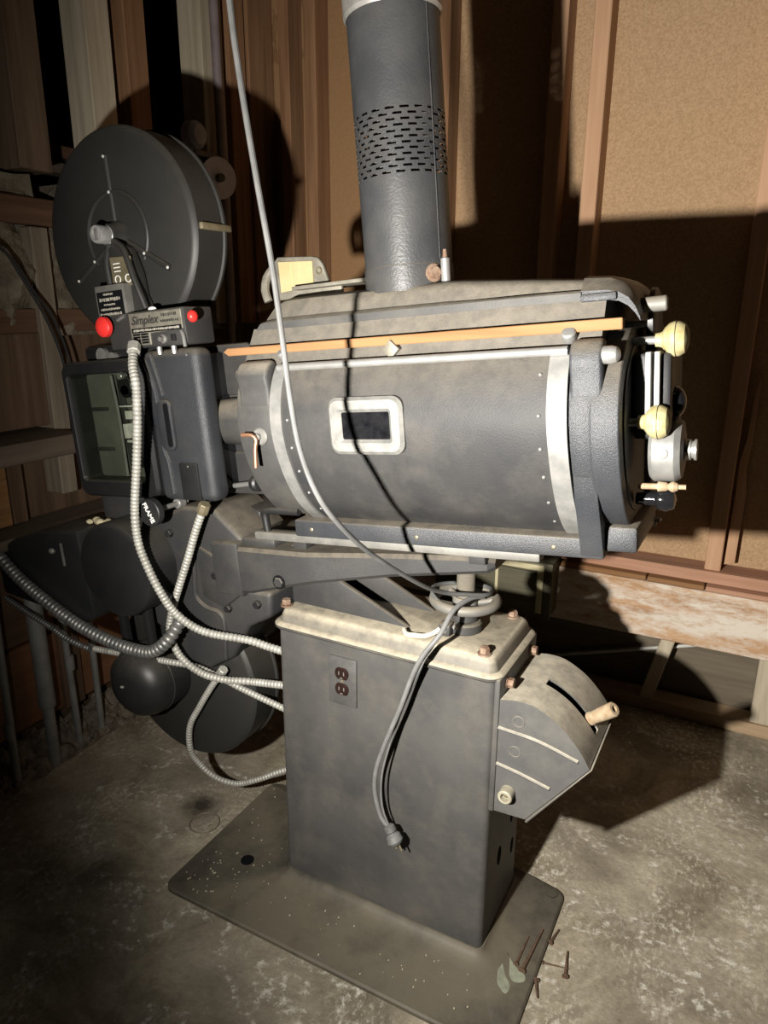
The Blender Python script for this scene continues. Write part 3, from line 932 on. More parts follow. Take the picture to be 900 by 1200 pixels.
# rear casting and cap
m = MB(LM)
m.prism(sym(NEAR + [(-0.146, 0.309)]), 'x', 0.648, 0.686, 0.003)
rear = link('rear_casting', m, CRINKLE, ROOT, 25)
m = MB(LM); m.prism(LUG, 'x', 0.650, 0.699, 0.006, 3); link('hinge_lug', m, CRINKLE, rear, 50)
m = MB(LM); m.lathe([(0.0105, -0.004), (0.0135, 0), (0.0135, 0.012), (0.0115, 0.019), (0.007, 0.023), (0, 0.0245)], (0.699, -0.176, 0.289), 'x', 20); link('acorn_nut', m, CHROME, rear, label='chrome acorn nut')
CAPP = [(-0.060, -0.004), (-0.100, 0.012), (-0.135, 0.042), (-0.162, 0.080), (-0.181, 0.122), (-0.191, 0.165), (-0.192, 0.200), (-0.185, 0.236), (-0.165, 0.272), (-0.13, 0.300), (-0.08, 0.322)]
m = MB(LM)
m.prism(sym(grow(CAPP, 0.002)), 'x', 0.680, 0.724, 0.004, 3)
cap = link('rear_cap', m, CRINKLE, ROOT, 25)
m = MB(LM)
rg = grow(CAPP, -0.03)
m.tube([(0.7245, v, w_) for v, w_ in sym(rg)], 0.003, 8); link('cap_rim_bead', m, BLACK, cap)
m = MB(LM); m.box((0.676, 0.738), (-0.105, 0.10), (-0.040, 0.006), 0.008); foot = link('rear_foot', m, CRINKLE, ROOT)
m = MB(LM); m.prism([(-0.117, -0.048), (-0.125, -0.025), (-0.137, 0.010), (-0.157, 0.060), (-0.1745, 0.115), (-0.15, 0.16), (0.15, 0.16), (0.1745, 0.115), (0.157, 0.060), (0.137, 0.010), (0.125, -0.025), (0.117, -0.048)], 'x', 0.648, 0.686, 0.002); link('rear_skirt', m, CRINKLE, rear)
m = MB(LM); m.box((0.660, 0.735), (0.055, 0.195), (-0.03, 0.335), 0.012, 3); rb = link('rear_bracket', m, CRINKLE, ROOT)
# base rail
m = MB(LM); m.box((0.058, 0.686), (-0.118, 0.118), (-0.050, -0.014), 0.004); rail = link('lamphouse_base', m, CRINKLE, ROOT)
for u0 in (0.10, 0.34, 0.602):
    m = MB(LM); m.ball((u0, -0.118, -0.033), 0.0042, (1, 0.5, 1), 10); link('rivet', m, BRASS, rail)
# handle
m = MB(LM); m.tube([(-0.028, -0.10, -0.05), (-0.030, -0.10, -0.012), (-0.022, -0.10, -0.004), (0.0, -0.10, -0.002), (0.06, -0.10, -0.002)], 0.0085, 12, 0.006); link('slide_handle', m, BLACK, ROOT)
# roof
RF = [(-0.116, 0.371), (-0.116, 0.384), (-0.108, 0.388), (-0.098, 0.392), (-0.088, 0.412), (-0.074, 0.424), (-0.050, 0.430), (0, 0.433)]
m = MB(LM)
rr_ = []
for u, t in ((0.016, 0.372), (0.026, 0.405), (0.040, 0.424), (0.064, 0.4325), (0.12, 0.4335), (0.42, 0.4300), (0.56, 0.4170), (0.652, 0.407)):
    k = (t - 0.3715) / (0.433 - 0.3715)
    out = []
    for v, w_ in sym(RF):
        q = 0.3715 + (w_ - 0.3715) * k if w_ > 0.388 else min(w_, 0.3715 + (w_ - 0.371) * min(1, k * 1.5))
        out.append((u + (0.02 if abs(v) < 0.08 and u < 0.03 else 0.0), v, q))
    rr_.append(out)
m.loft(rr_)
roof = link('lamphouse_roof', m, SHELL, ROOT, 25)
m = MB(LM)
rr_ = []
for u, t, b_ in ((0.651, 0.4095, 0.369), (0.690, 0.406, 0.369), (0.708, 0.399, 0.366), (0.722, 0.389, 0.358), (0.732, 0.372, 0.347), (0.739, 0.348, 0.336), (0.740, 0.338, 0.334)):
    rr_.append([(u, -0.112, b_), (u, -0.112, b_ + (t - b_) * 0.40), (u, -0.100, b_ + (t - b_) * 0.62), (u, -0.086, b_ + (t - b_) * 0.90), (u, -0.060, t),
                (u, 0.060, t), (u, 0.086, b_ + (t - b_) * 0.90), (u, 0.100, b_ + (t - b_) * 0.62), (u, 0.112, b_ + (t - b_) * 0.40), (u, 0.112, b_)])
m.loft(rr_)
link('roof_end_casting', m, CRINKLE, roof, 25)
m = MB(LM); m.box((0.651, 0.706), (-0.1185, 0.1185), (0.368, 0.380), 0.003); link('roof_end_flange', m, CRINKLE, roof)
# sheet flange from the bracket to the exhaust pipe
m = MB(LM); m.box((0.05, 0.26), (-0.03, 0.06), (0.446, 0.453), 0.001); fl = link('top_flange', m, FRAMEGREY, roof)
m = MB(LM)
m.prism([(-0.022, 0.431), (0.150, 0.431), (0.150, 0.452), (0.122, 0.455), (0.110, 0.492), (0.100, 0.506), (0.085, 0.510), (0.0, 0.518), (-0.02, 0.50)], 'y', 0.00, 0.012, 0.004)
cb = link('card_holder', m, FRAMEGREY, ROOT)
m = MB(LM); m.prism([(0.004, 0.446), (0.086, 0.452), (0.088, 0.500), (0.004, 0.507)], 'y', -0.003, 0.001, 0); link('card', m, CREAMCARD, cb, label='yellowed card')
m = MB(LM)
for u0 in (0.034, 0.055):
    m.box((u0, u0 + 0.0012), (-0.0036, -0.0028), (0.452, 0.500))
link('card_rule_lines', m, mat('faint_line', (0.5, 0.38, 0.18), None, 5, 0.8), cb)
m = MB(LM); m.tube([(-0.018, -0.02, 0.43), (-0.024, -0.02, 0.452), (-0.024, -0.01, 0.478), (-0.014, 0.0, 0.495)], 0.009, 10); link('bracket_curl', m, FRAMEGREY, cb)
m = MB(LM); m.torus((0.101, -0.002, 0.480), 'y', 0.006, 0.0015, 16, 6); link('thumb_screw', m, BRASS, cb)
# snout
m = MB(LM)
m.lathe([(0.0, -0.222), (0.046, -0.222), (0.051, -0.212), (0.056, -0.10), (0.060, 0.0), (0.060, 0.01)], (0, 0, 0.178), 'x', 36)
sn = link('light_cone', m, SHELL, ROOT)
# rear controls
def knob(u0, v0, w_, stem, nm='cream_knob'):
    m = MB(LM)
    m.lathe([(0.0, -0.004), (0.0105, -0.004), (0.011, 0.002), (0.0125, 0.006), (0.019, 0.010), (0.0245, 0.016), (0.027, 0.023), (0.0265, 0.031), (0.022, 0.039), (0.013, 0.0435), (0, 0.0445)], (u0, v0, w_), 'x', 28)
    k = link(nm, m, CREAMKNOB, ROOT, label='yellowed cream knob')
    m = MB(LM); m.cyl((u0 - stem, v0, w_), (u0, v0, w_), 0.0065, 12); link('knob_stem', m, CHROME, k)
    m = MB(LM); m.torus((u0 + 0.026, v0, w_), 'x', 0.0274, 0.0004, 32, 6); link('knob_seam', m, BROWNBAKE, k)
knob(0.762, -0.08, 0.303, 0.05)
knob(0.742, -0.11, 0.180, 0.022)
m = MB(LM); m.box((0.728, 0.784), (-0.098, 0.05), (0.150, 0.285), 0.006); ar = link('arc_control_block', m, BLACK, ROOT)
for u0 in (0.7475, 0.7605):
    m = MB(LM); m.box((u0, u0 + 0.0085), (-0.112, -0.094), (0.165, 0.287), 0.0015); link('chrome_bar', m, CHROME, ar)
m = MB(LM); m.lathe([(0.0, 0), (0.046, 0), (0.052, 0.006), (0.052, 0.038), (0.046, 0.047), (0.03, 0.050), (0, 0.050)], (0.752, -0.06, 0.128), 'x', 48); dr = link('arc_motor_housing', m, BRUSHED, ROOT, label='polished metal drum')
m = MB(LM); m.lathe([(0.0, 0), (0.008, 0), (0.008, 0.002), (0.005, 0.003), (0, 0.003)], (0.775, -0.1115, 0.130), '-y', 20); link('inspection_plug', m, STEEL, dr)
m = MB(LM); m.lathe([(0.008, 0), (0.008, 0.006), (0.017, 0.006), (0.017, 0.012), (0.014, 0.013), (0.014, 0.016), (0.017, 0.017), (0.017, 0.021), (0, 0.022)], (0.799, -0.06, 0.128), 'x', 24); link('adjusting_wheel', m, CHROME, dr)
m = MB(LM); m.ball((0.784, -0.045, 0.203), 0.026, (0.7, 1, 1), 20); link('indicator_lamp', m, LENSBLACK, ar, label='glossy black lens')
m = MB(LM); m.ball((0.780, -0.06, 0.165), 0.022, (0.8, 1, 1), 16); link('black_boss', m, BLACK, ar)
m = MB(LM); m.lathe([(0.005, -0.03), (0.005, 0.0), (0.0085, 0.0), (0.0075, 0.012), (0.005, 0.016), (0.008, 0.020), (0.009, 0.024), (0.006, 0.030), (0.004, 0.031), (0.004, 0.042), (0, 0.043)], (0.766, -0.09, 0.073), 'x', 16); link('wooden_peg', m, TAN, ROOT, label='tan turned peg')
m = MB(LM); m.lathe([(0.010, -0.03), (0.012, 0.0), (0.018, 0.006), (0.020, 0.018), (0.015, 0.030), (0, 0.034)], (0.758, -0.06, 0.045), 'x', 20); link('black_knob', m, LENSBLACK, ROOT)
m = MB(LM); m.cyl((0.725, -0.06, 0.357), (0.772, -0.06, 0.358), 0.012, 16, bevel=0.002); link('rear_stud', m, OLDSTEEL, ROOT)
m = MB(LM); m.lathe([(0, 0), (0.05, 0), (0.05, 0.008), (0.044, 0.011), (0, 0.011)], (0.738, 0.02, 0.335), 'x', 32); link('rear_plate', m, BLACK, ROOT)
for u0 in (0.730, 0.748):
    m = MB(LM); m.lathe([(0.012, 0), (0.012, 0.006), (0.004, 0.007), (0.003, 0.016), (0, 0.018)], (u0 - 0.012, 0.10, -0.030), (0, 0, -1), 14); link('terminal_screw', m, CHROME, rb)

# ---- film magazine, upper
def magazine(nm, cu, cw, ribs):
    m = MB(LM)
    R = 0.228
    m.lathe([(0, 0), (R - 0.014, 0), (R - 0.006, 0.003), (R, 0.010), (R, 0.088), (R + 0.005, 0.090), (R + 0.005, 0.096), (R, 0.098), (0, 0.098)], (cu, -0.05, cw), 'y', 96)
    mg = link(nm, m, MAG, ROOT, 40)
    if ribs:
        m = MB(LM)
        pts = []
        for i in range(25):
            a = math.radians(-38 + 256 * i / 24)
            pts.append((cu + 0.092 * math.cos(a), -0.051, cw + 0.092 * math.sin(a)))
        m.tube(pts, 0.006, 10, 0.008)
        link('ring_rib', m, MAG, mg)
        for a in (90, -30, 210):
            a = math.radians(a)
            d = Vector((math.cos(a), 0, math.sin(a)))
            m = MB(LM)
            c0 = Vector((cu, -0.051, cw))
            m.tube([c0 + d * 0.02, c0 + d * 0.09, c0 + d * 0.168], 0.0075, 10)
            sp = link('spoke_rib', m, MAG, mg)
            for rr_ in (0.092, 0.165):
                m = MB(LM); q = c0 + d * rr_; m.ball((q.x, -0.058, q.z), 0.0035, (1, 0.7, 1), 8); link('rivet', m, RIVET, sp)
    return mg
mag = magazine('upper_film_magazine', -0.394, 0.605, True)
m = MB(LM); m.lathe([(0.034, 0), (0.031, 0.010), (0.026, 0.018), (0.024, 0.030), (0, 0.032)], (-0.394, -0.05, 0.605), '-y', 32); hub = link('spindle_boss', m, MAG, mag)
m = MB(LM); m.lathe([(0.019, 0.0), (0.0205, 0.002), (0.0205, 0.004), (0.0195, 0.005), (0.0195, 0.030), (0.018, 0.0325), (0.013, 0.033), (0.012, 0.030), (0.0, 0.030)], (-0.394, -0.080, 0.605), '-y', 32); link('lock_knob', m, mat('turned_aluminium', (0.30, 0.30, 0.29), (0.42, 0.415, 0.40), 60, 0.4, 0.4), mag, label='bright lock knob')
m = MB(LM); m.box((-0.398, -0.390), (-0.1135, -0.109), (0.594, 0.616), 0.001); link('lock_key', m, STEEL, mag)
m = MB(LM); m.box((-0.172, -0.158), (-0.035, 0.06), (0.592, 0.606), 0.002); hg = link('magazine_hinge', m, BRASS, mag, label='brass hinge strap')
# drop arm from the hub with the plates
m = MB(LM)
m.prism([(-0.405, 0.430), (-0.300, 0.430), (-0.318, 0.470), (-0.322, 0.520), (-0.340, 0.575), (-0.372, 0.590), (-0.395, 0.575), (-0.402, 0.500)], 'y', -0.090, -0.052, 0.008, 3)
br = link('magazine_bracket', m, MAG, ROOT)
for pts in ([(-0.392, -0.078, 0.590), (-0.396, -0.092, 0.545), (-0.392, -0.095, 0.49)], [(-0.372, -0.085, 0.590), (-0.338, -0.092, 0.565), (-0.316, -0.095, 0.50), (-0.300, -0.090, 0.44)]):
    m = MB(LM); m.tube(pts, 0.0075, 10); link('bracket_rail', m, MAG, br)
m = MB(LM); m.prism([(-0.385, 0.495), (-0.322, 0.492), (-0.322, 0.553), (-0.385, 0.556)], 'y', -0.0935, -0.0895, 0.0005, 1); bp_ = link('instruction_plate', m, BRASS, br, label='dull brass instruction plate')
for (u0, w0, r0) in ((-0.368, 0.508, 0.008), (-0.336, 0.508, 0.008)):
    m = MB(LM); m.torus((u0, -0.0938, w0), 'y', r0, 0.0012, 20, 6); link('plate_ring_mark', m, WHITE, bp_)
for w0 in (0.524, 0.532, 0.540):
    m = MB(LM); m.box((-0.376, -0.356), (-0.0942, -0.0932), (w0, w0 + 0.0022)); link('plate_line_mark', m, WHITE, bp_)
m = MB(LM); m.box((-0.428, -0.336), (-0.112, -0.055), (0.424, 0.498), 0.003); sbx = link('name_box', m, OLDSTEEL, ROOT)
m = MB(LM); m.box((-0.422, -0.342), (-0.1135, -0.1115), (0.428, 0.484), 0.0004, 1); nb = link('dark_nameplate', m, LENSBLACK, sbx, label='black nameplate')
def dashes(nm, u0, u1, v, w0, h, mt_, parent):
    m = MB(LM)
    u = u0
    while u < u1 - h * 0.3:
        d_ = random.uniform(0.35, 0.8) * h
        m.box((u, min(u + d_, u1)), (v - 0.0004, v + 0.0004), (w0 - h / 2 * random.uniform(0.6, 1), w0 + h / 2 * random.uniform(0.6, 1)))
        u += d_ + random.uniform(0.15, 0.45) * h
    link(nm, m, mt_, parent)
for u0, u1, w0, h in ((-0.400, -0.368, 0.478, 0.005), (-0.414, -0.350, 0.467, 0.008), (-0.402, -0.366, 0.456, 0.004), (-0.414, -0.352, 0.446, 0.005), (-0.418, -0.348, 0.435, 0.007)):
    dashes('worn_lettering', u0, u1, -0.1137, w0, h, GREYTEXT, nb)
# control box with the name plate
m = MB(LM); m.box((-0.398, -0.166), (-0.118, -0.03), (0.356, 0.434), 0.006); ctrl = link('control_box', m, CAST, ROOT)
m = MB(LM)
m.prism([(-0.324, 0.362), (-0.268, 0.362), (-0.268, 0.386), (-0.172, 0.390), (-0.172, 0.430), (-0.324, 0.430)], 'y', -0.1215, -0.117, 0.0006, 1)
np_ = link('simplex_plate', m, PLATE, ctrl, label='tarnished plate with script lettering')
np_.name = 'script_nameplate'; WO['script_nameplate'] = WO['simplex_plate']
text('script_letters', 'Simplex', 0.025, face(-0.279, -0.1217, 0.414), DARKTEXT, np_, shear=0.35, bold=0.0006)
dashes('worn_lettering', -0.228, -0.184, -0.1217, 0.421, 0.007, DARKTEXT, np_)
dashes('worn_lettering', -0.232, -0.180, -0.1217, 0.409, 0.006, DARKTEXT, np_)
m = MB(LM); m.box((-0.320, -0.174), (-0.1222, -0.1208), (0.3885, 0.3985)); link('dark_band', m, LENSBLACK, np_)
dashes('worn_lettering', -0.314, -0.180, -0.1224, 0.3935, 0.005, GREYTEXT, np_)
m = MB(LM)
for i in range(4):
    for k in range(2):
        m.box((-0.318 + 0.024 * k, -0.297 + 0.024 * k), (-0.1222, -0.1208), (0.3655 + 0.0058 * i, 0.3697 + 0.0058 * i))
link('data_cells', m, LENSBLACK, np_)
m = MB(LM); m.lathe([(0.010, 0), (0.010, 0.004), (0.005, 0.006), (0.005, 0.014), (0, 0.015)], (-0.232, -0.118, 0.372), '-y', 16); link('toggle_switch', m, STEEL, ctrl)
m = MB(LM); m.box((-0.208, -0.196), (-0.124, -0.116), (0.366, 0.380), 0.002); link('switch_block', m, BLACK, ctrl)
m = MB(LM); m.tube([(-0.176, -0.122, 0.384), (-0.170, -0.124, 0.374), (-0.169, -0.124, 0.352)], 0.004, 8); link('key_lever', m, CHROME, ctrl)
m = MB(LM); m.lathe([(0.006, 0), (0.006, 0.014), (0.020, 0.014), (0.0225, 0.018), (0.0215, 0.026), (0.015, 0.031), (0, 0.033)], (-0.386, -0.117, 0.408), '-y', 28); link('red_button', m, RED, ctrl, label='bright red push button')
m = MB(LM); m.cyl((-0.362, -0.119, 0.420), (-0.338, -0.119, 0.428), 0.004, 8); link('button_clip', m, STEEL, ctrl)
m = MB(LM); m.ball((-0.146, -0.115, 0.412), 0.0125, (0.8, 1, 1), 16); rkn = link('red_pilot', m, RED, ctrl, label='small red pilot button')
m = MB(LM); m.cyl((-0.166, -0.105, 0.412), (-0.146, -0.112, 0.412), 0.006, 10); link('pilot_stem', m, BLACK, ctrl)
for u0 in (-0.268, -0.225):
    m = MB(LM); m.cyl((u0, -0.10, 0.340), (u0, -0.10, 0.358), 0.006, 10); link('mount_screw', m, CHROME, ctrl)
m = MB(LM); m.ball((-0.272, -0.10, 0.437), 0.008, (1.4, 0.8, 0.7), 12); link('top_screw', m, WHITE, ctrl)

# ---- projector head
m = MB(LM)
m.box((-0.60, -0.28), (0.0, 0.12), (0.0, 0.345), 0.012)
m.box((-0.56, -0.30), (-0.06, 0.06), (0.335, 0.372), 0.010)
head = link('projector_head', m, BLACK, ROOT)
m = MB(LM)
m.box((-0.29, -0.035), (0.02, 0.14), (0.235, 0.352), 0.008)
m.box((-0.29, -0.040), (0.025, 0.14), (0.10, 0.238), 0.006)
m.box((-0.27, -0.06), (0.02, 0.12), (0.0, 0.103), 0.006)
link('shutter_housing', m, CAST, ROOT)
m = MB(LM); m.cyl((-0.49, -0.07, 0.348), (-0.49, -0.02, 0.348), 0.018, 16); m.cyl((-0.455, -0.07, 0.342), (-0.455, -0.03, 0.342), 0.012, 16); link('film_roller', m, STEEL, head)
# glazed door
m = MB(LM)
def rrl(u0, u1, w0, w1, r, v):
    return [(x, v, z) for x, z in rrect(u0, u1, w0, w1, r, 5)]
m.loft([rrl(-0.608, -0.338, 0.008, 0.338, 0.026, 0.0), rrl(-0.608, -0.338, 0.008, 0.338, 0.026, -0.092), rrl(-0.602, -0.344, 0.014, 0.332, 0.022, -0.101),
        rrl(-0.590, -0.372, 0.046, 0.310, 0.012, -0.101), rrl(-0.586, -0.376, 0.050, 0.306, 0.010, -0.094), rrl(-0.586, -0.376, 0.050, 0.306, 0.010, 0.0)], cap=False)
gd = link('glazed_door', m, BLACK, ROOT, 30)
m = MB(LM); m.box((-0.590, -0.372), (-0.092, -0.089), (0.046, 0.310)); link('glass_pane', m, GLASS, gd)
m = MB(LM); m.box((-0.590, -0.370), (-0.044, -0.036), (0.045, 0.312)); mp = link('mechanism_plate', m, MECH, head)
m = MB(LM); m.tube([(-0.480, -0.060, 0.300), (-0.474, -0.060, 0.20), (-0.477, -0.060, 0.055)], 0.0035, 8); link('film_gate_rail', m, CHROME, head)
m = MB(LM); m.box((-0.472, -0.457), (-0.054, -0.030), (0.06, 0.30), 0.002); link('film_gate', m, CAST, head)
for (u0, w0, r0, mt_) in ((-0.425, 0.275, 0.023, BLACK), (-0.425, 0.262, 0.016, LENSBLACK), (-0.405, 0.10, 0.022, BLACK)):
    m = MB(LM); m.cyl((u0, -0.075, w0), (u0, -0.035, w0), r0, 24, bevel=0.002); link('sprocket', m, mt_, head)
m = MB(LM); m.cyl((-0.425, -0.085, 0.298), (-0.425, -0.065, 0.298), 0.008, 16, bevel=0.001); link('sprocket_nut', m, CHROME, head)
for (a, b, c, d) in ((-0.425, -0.402, 0.196, 0.216), (-0.438, -0.424, 0.150, 0.185), (-0.415, -0.396, 0.152, 0.168), (-0.432, -0.400, 0.140, 0.146), (-0.440, -0.395, 0.225, 0.229)):
    m = MB(LM); m.box((a - 0.012, b - 0.012), (-0.075, -0.03), (c, d), 0.001); link('gate_fitting', m, RIVET, head)
for w0 in (0.215, 0.115):
    m = MB(LM); m.box((-0.578, -0.525), (-0.055, -0.038), (w0, w0 + 0.009), 0.002); link('film_guide', m, CAST, head)
# shutter cover with bead, slot and cover plate
m = MB(LM); m.box((-0.334, -0.166), (-0.098, -0.040), (0.006, 0.350), 0.020, 4); sc_ = link('shutter_cover', m, CRINKLE, ROOT)
m = MB(LM); m.tube([(-0.325, -0.098, 0.335), (-0.312, -0.098, 0.30), (-0.300, -0.098, 0.245), (-0.300, -0.098, 0.13), (-0.292, -0.098, 0.10), (-0.288, -0.098, 0.025)], 0.006, 8); link('raised_bead', m, CRINKLE, sc_)
m = MB(LM); m.tube([(-0.302, -0.098, 0.342), (-0.290, -0.098, 0.30), (-0.280, -0.098, 0.25)], 0.005, 8); link('raised_bead', m, CRINKLE, sc_)
m = MB(LM); m.prism([(x, z) for x, z in rrect(-0.300, -0.256, 0.125, 0.242, 0.018, 5)], 'y', -0.107, -0.096, 0.004); link('slot_escutcheon', m, CRINKLE, sc_)
m = MB(LM); m.prism([(x, z) for x, z in rrect(-0.276, -0.262, 0.135, 0.234, 0.0068, 5)], 'y', -0.1085, -0.100, 0); link('finger_slot', m, LENSBLACK, sc_)
m = MB(LM); m.box((-0.325, -0.195), (-0.05, 0.06), (0.02, 0.335), 0.005); link('cover_backing', m, LENSBLACK, sc_)
m = MB(LM); m.box((-0.260, -0.205), (-0.103, -0.096), (0.012, 0.098), 0.003); link('cover_plate', m, BLACK, sc_)
for (u0, w0) in ((-0.232, 0.09), (-0.19, 0.335), (-0.176, 0.20), (-0.176, 0.06)):
    m = MB(LM); m.ball((u0, -0.102 if u0 < -0.18 else -0.088, w0), 0.0028, (1, 0.7, 1), 8); link('screw', m, CHROME, sc_)
# focusing shaft
m = MB(LM); m.cyl((-0.175, -0.02, 0.030), (-0.105, -0.03, 0.040), 0.006, 12); sh = link('focus_shaft', m, CHROME, ROOT)
m = MB(LM); m.lathe([(0.012, 0), (0.019, 0.003), (0.019, 0.018), (0.014, 0.022), (0, 0.022)], (-0.105, -0.03, 0.040), (0.9, -0.35, 0.1), 24); link('focus_knob', m, BLACK, sh)
# framing knob
m = MB(LM); m.cyl((-0.303, -0.05, -0.004), (-0.303, -0.152, -0.004), 0.0062, 14); fs = link('framing_shaft', m, STEEL, ROOT)
m = MB(LM); m.cyl((-0.303, -0.062, -0.004), (-0.303, -0.085, -0.004), 0.012, 16, bevel=0.002); link('shaft_bushing', m, BRUSHED, fs)
ax = Vector((0.0, -1.0, 0.0))
kc = Vector((-0.303, -0.150, -0.004))
m = MB(LM); m.lathe([(0.018, 0), (0.030, 0.003), (0.032, 0.006), (0.032, 0.020), (0.030, 0.022), (0.026, 0.0215), (0, 0.0215)], kc, ax, 36); fk = link('framing_knob', m, RUBBER, fs)
zz = ax; xx = Vector((0, 0, 1)).cross(zz).normalized(); yy = zz.cross(xx)
TF = Matrix((xx, yy, zz)).transposed().to_4x4(); TF.translation = kc + ax * 0.0218
text('framing_letters', 'FRAME', 0.0165, LM @ TF @ Matrix.Rotation(math.radians(-65), 4, 'Z'), WHITE, fs, bold=0.0004)

# ---- sound head below
m = MB(LM)
m.prism([(-0.40, -0.05), (-0.30, -0.012), (-0.205, -0.012), (-0.127, -0.080), (-0.124, -0.205), (-0.062, -0.205), (-0.070, -0.268), (-0.140, -0.300), (-0.200, -0.387), (-0.285, -0.432), (-0.350, -0.420), (-0.410, -0.348), (-0.530, -0.300), (-0.55, -0.10)], 'y', -0.075, 0.10, 0.012, 3)
m.box((-0.58, -0.36), (-0.07, 0.08), (-0.06, 0.012), 0.01)
snd = link('sound_head', m, CAST, ROOT)
m = MB(LM); m.tube([(-0.275, -0.077, -0.10), (-0.283, -0.077, -0.17), (-0.290, -0.077, -0.235), (-0.262, -0.077, -0.262), (-0.222, -0.077, -0.272), (-0.212, -0.077, -0.30), (-0.222, -0.077, -0.39)], 0.006, 8, 0.008); link('raised_rib', m, CAST, snd)
m = MB(LM); m.prism([(-0.268, -0.10), (-0.205, -0.13), (-0.150, -0.115), (-0.135, -0.21), (-0.20, -0.255), (-0.262, -0.235)], 'y', -0.083, -0.07, 0.006); link('cover_panel', m, CAST, snd)
m = MB(LM); m.box((-0.205, -0.125), (-0.098, -0.02), (-0.215, -0.085), 0.008); link('side_casting', m, CAST, snd)
for (u0, w0) in ((-0.345, -0.08), (-0.215, -0.175), (-0.335, -0.32), (-0.19, -0.255), (-0.10, -0.235)):
    m = MB(LM); m.cyl((u0, -0.075, w0), (u0, -0.088, w0), 0.010, 6, bevel=0.001); link('bolt', m, BLACK, snd)
m = MB(LM)
m.lathe([(0.0, 0), (0.108, 0), (0.117, 0.004), (0.120, 0.012), (0.120, 0.115), (0, 0.115)], (-0.462, -0.165, -0.160), 'y', 64)
drum = link('sound_drum_cover', m, BLACK, ROOT, 40)
m = MB(LM); m.cyl((-0.40, -0.10, -0.028), (-0.40, -0.085, -0.028), 0.012, 16); link('cover_screw', m, STEEL, drum)
m = MB(LM)
m.prism([(-0.935, -0.150), (-0.84, -0.105), (-0.74, -0.080), (-0.585, -0.070), (-0.575, -0.300), (-0.615, -0.320), (-0.74, -0.300), (-0.935, -0.270)], 'y', -0.155, 0.03, 0.008)
mh = link('drive_motor_housing', m, BLACK, ROOT)
m = MB(LM); m.box((-0.654, -0.648), (-0.158, -0.154), (-0.165, -0.105)); link('motor_scratch', m, OLDSTEEL, mh)
m = MB(LM); m.ball((-0.69, -0.157, -0.128), 0.010, (1, 0.7, 0.8), 10); link('oil_plug', m, STEEL, mh)
m = MB(LM); m.prism([(-0.37, -0.055), (-0.20, -0.025), (-0.150, -0.045), (-0.150, -0.075), (-0.24, -0.13), (-0.30, -0.11)], 'y', 0.03, 0.16, 0.008); link('rear_motor_cover', m, BLACK, ROOT)
# lower magazine and take-up cover
lmg = magazine('lower_film_magazine', -0.400, -0.482, False)
m = MB(LM); m.lathe([(0.0, 0), (0.035, 0.002), (0.062, 0.010), (0.082, 0.026), (0.092, 0.050), (0.094, 0.085), (0.094, 0.13)], (-0.470, -0.185, -0.470), 'y', 48); dm = link('take_up_cover', m, BLACK, ROOT)
m = MB(LM); m.torus((-0.470, -0.110, -0.470), 'y', 0.0935, 0.0015, 48, 6); link('cover_seam', m, CAST, dm)
m = MB(LM); m.box((-0.482, -0.474), (-0.188, -0.182), (-0.462, -0.458)); link('pale_chip', m, GREYTEXT, dm)
for u0 in (-0.515, -0.425):
    m = MB(LM); m.box((u0 - 0.009, u0 + 0.009), (-0.125, -0.105), (-0.42, -0.20), 0.002); link('support_strap', m, BLACK, ROOT)

# ------------------------------------------------------------------ exhaust pipe
PIPE = empty('exhaust_pipe', L(0.303, 0.0, 0.42))
tag(PIPE, 'black round exhaust pipe with a slotted band, rising from the lamphouse roof', 'pipe')
RP = 0.0825
PO = (0.303, 0.0, 0.0)
m = MB(LM)
m.lathe([(RP + 0.002, 0.418), (RP + 0.002, 0.462), (RP + 0.0005, 0.4635), (RP + 0.0005, 0.418)], PO, 'z', 64, closed=True)
link('pipe_sleeve', m, FLUE, PIPE)
NC = 160
def perforated(w0, w1):
    m = MB(LM)
    bm = m.bm
    rows = []
    nrow = 12
    lo_, hi_ = 0.612, 0.722
    hs = [w0]
    cell = (hi_ - lo_) / nrow
    kinds = ['s']
    for i in range(nrow):
        hs += [lo_ + cell * i + cell * 0.28, lo_ + cell * i + cell * 0.72]
        kinds += ['h%d' % i, 's']
    hs.append(w1)
    V = []
    for h in hs:
        V.append([bm.verts.new(LM @ Vector((PO[0] + RP * math.cos(2 * math.pi * k / NC), RP * math.sin(2 * math.pi * k / NC), h))) for k in range(NC)])
    for r in range(len(hs) - 1):
        kd = kinds[r] if r < len(kinds) else 's'
        for k in range(NC):
            if kd[0] == 'h':
                sft = 4 if int(kd[1:]) % 2 else 0
                if (k + sft) % 8 < 5:
                    continue
            bm.faces.new((V[r][k], V[r][(k + 1) % NC], V[r + 1][(k + 1) % NC], V[r + 1][k]))
    return m
pp = link('perforated_pipe', perforated(0.455, 0.893), FLUE, PIPE, 60, rim=True)
md = pp.modifiers.new('sheet', 'SOLIDIFY'); md.thickness = 0.0016; md.offset = -1
m = MB(LM); m.lathe([(RP - 0.022, 0.44), (RP - 0.022, 0.89), (RP - 0.023, 0.89), (RP - 0.023, 0.44)], PO, 'z', 48, closed=True); link('inner_liner', m, OLDSTEEL, PIPE)
m = MB(LM); m.lathe([(RP + 0.001, 0.878), (RP + 0.005, 0.884), (RP + 0.005, 1.9), (RP + 0.002, 1.9), (RP + 0.001, 0.89)], PO, 'z', 64, closed=True)
link('galvanised_section', m, GALVPIPE, PIPE, label='galvanised upper section')
m = MB(LM); m.cyl((0.303 + 0.0826 * math.cos(-0.35), 0.0826 * math.sin(-0.35), 0.47), (0.303 + 0.0826 * math.cos(-0.35), 0.0826 * math.sin(-0.35), 0.88), 0.0012, 6); link('pipe_seam', m, FLUE, PIPE)
m = MB(LM)
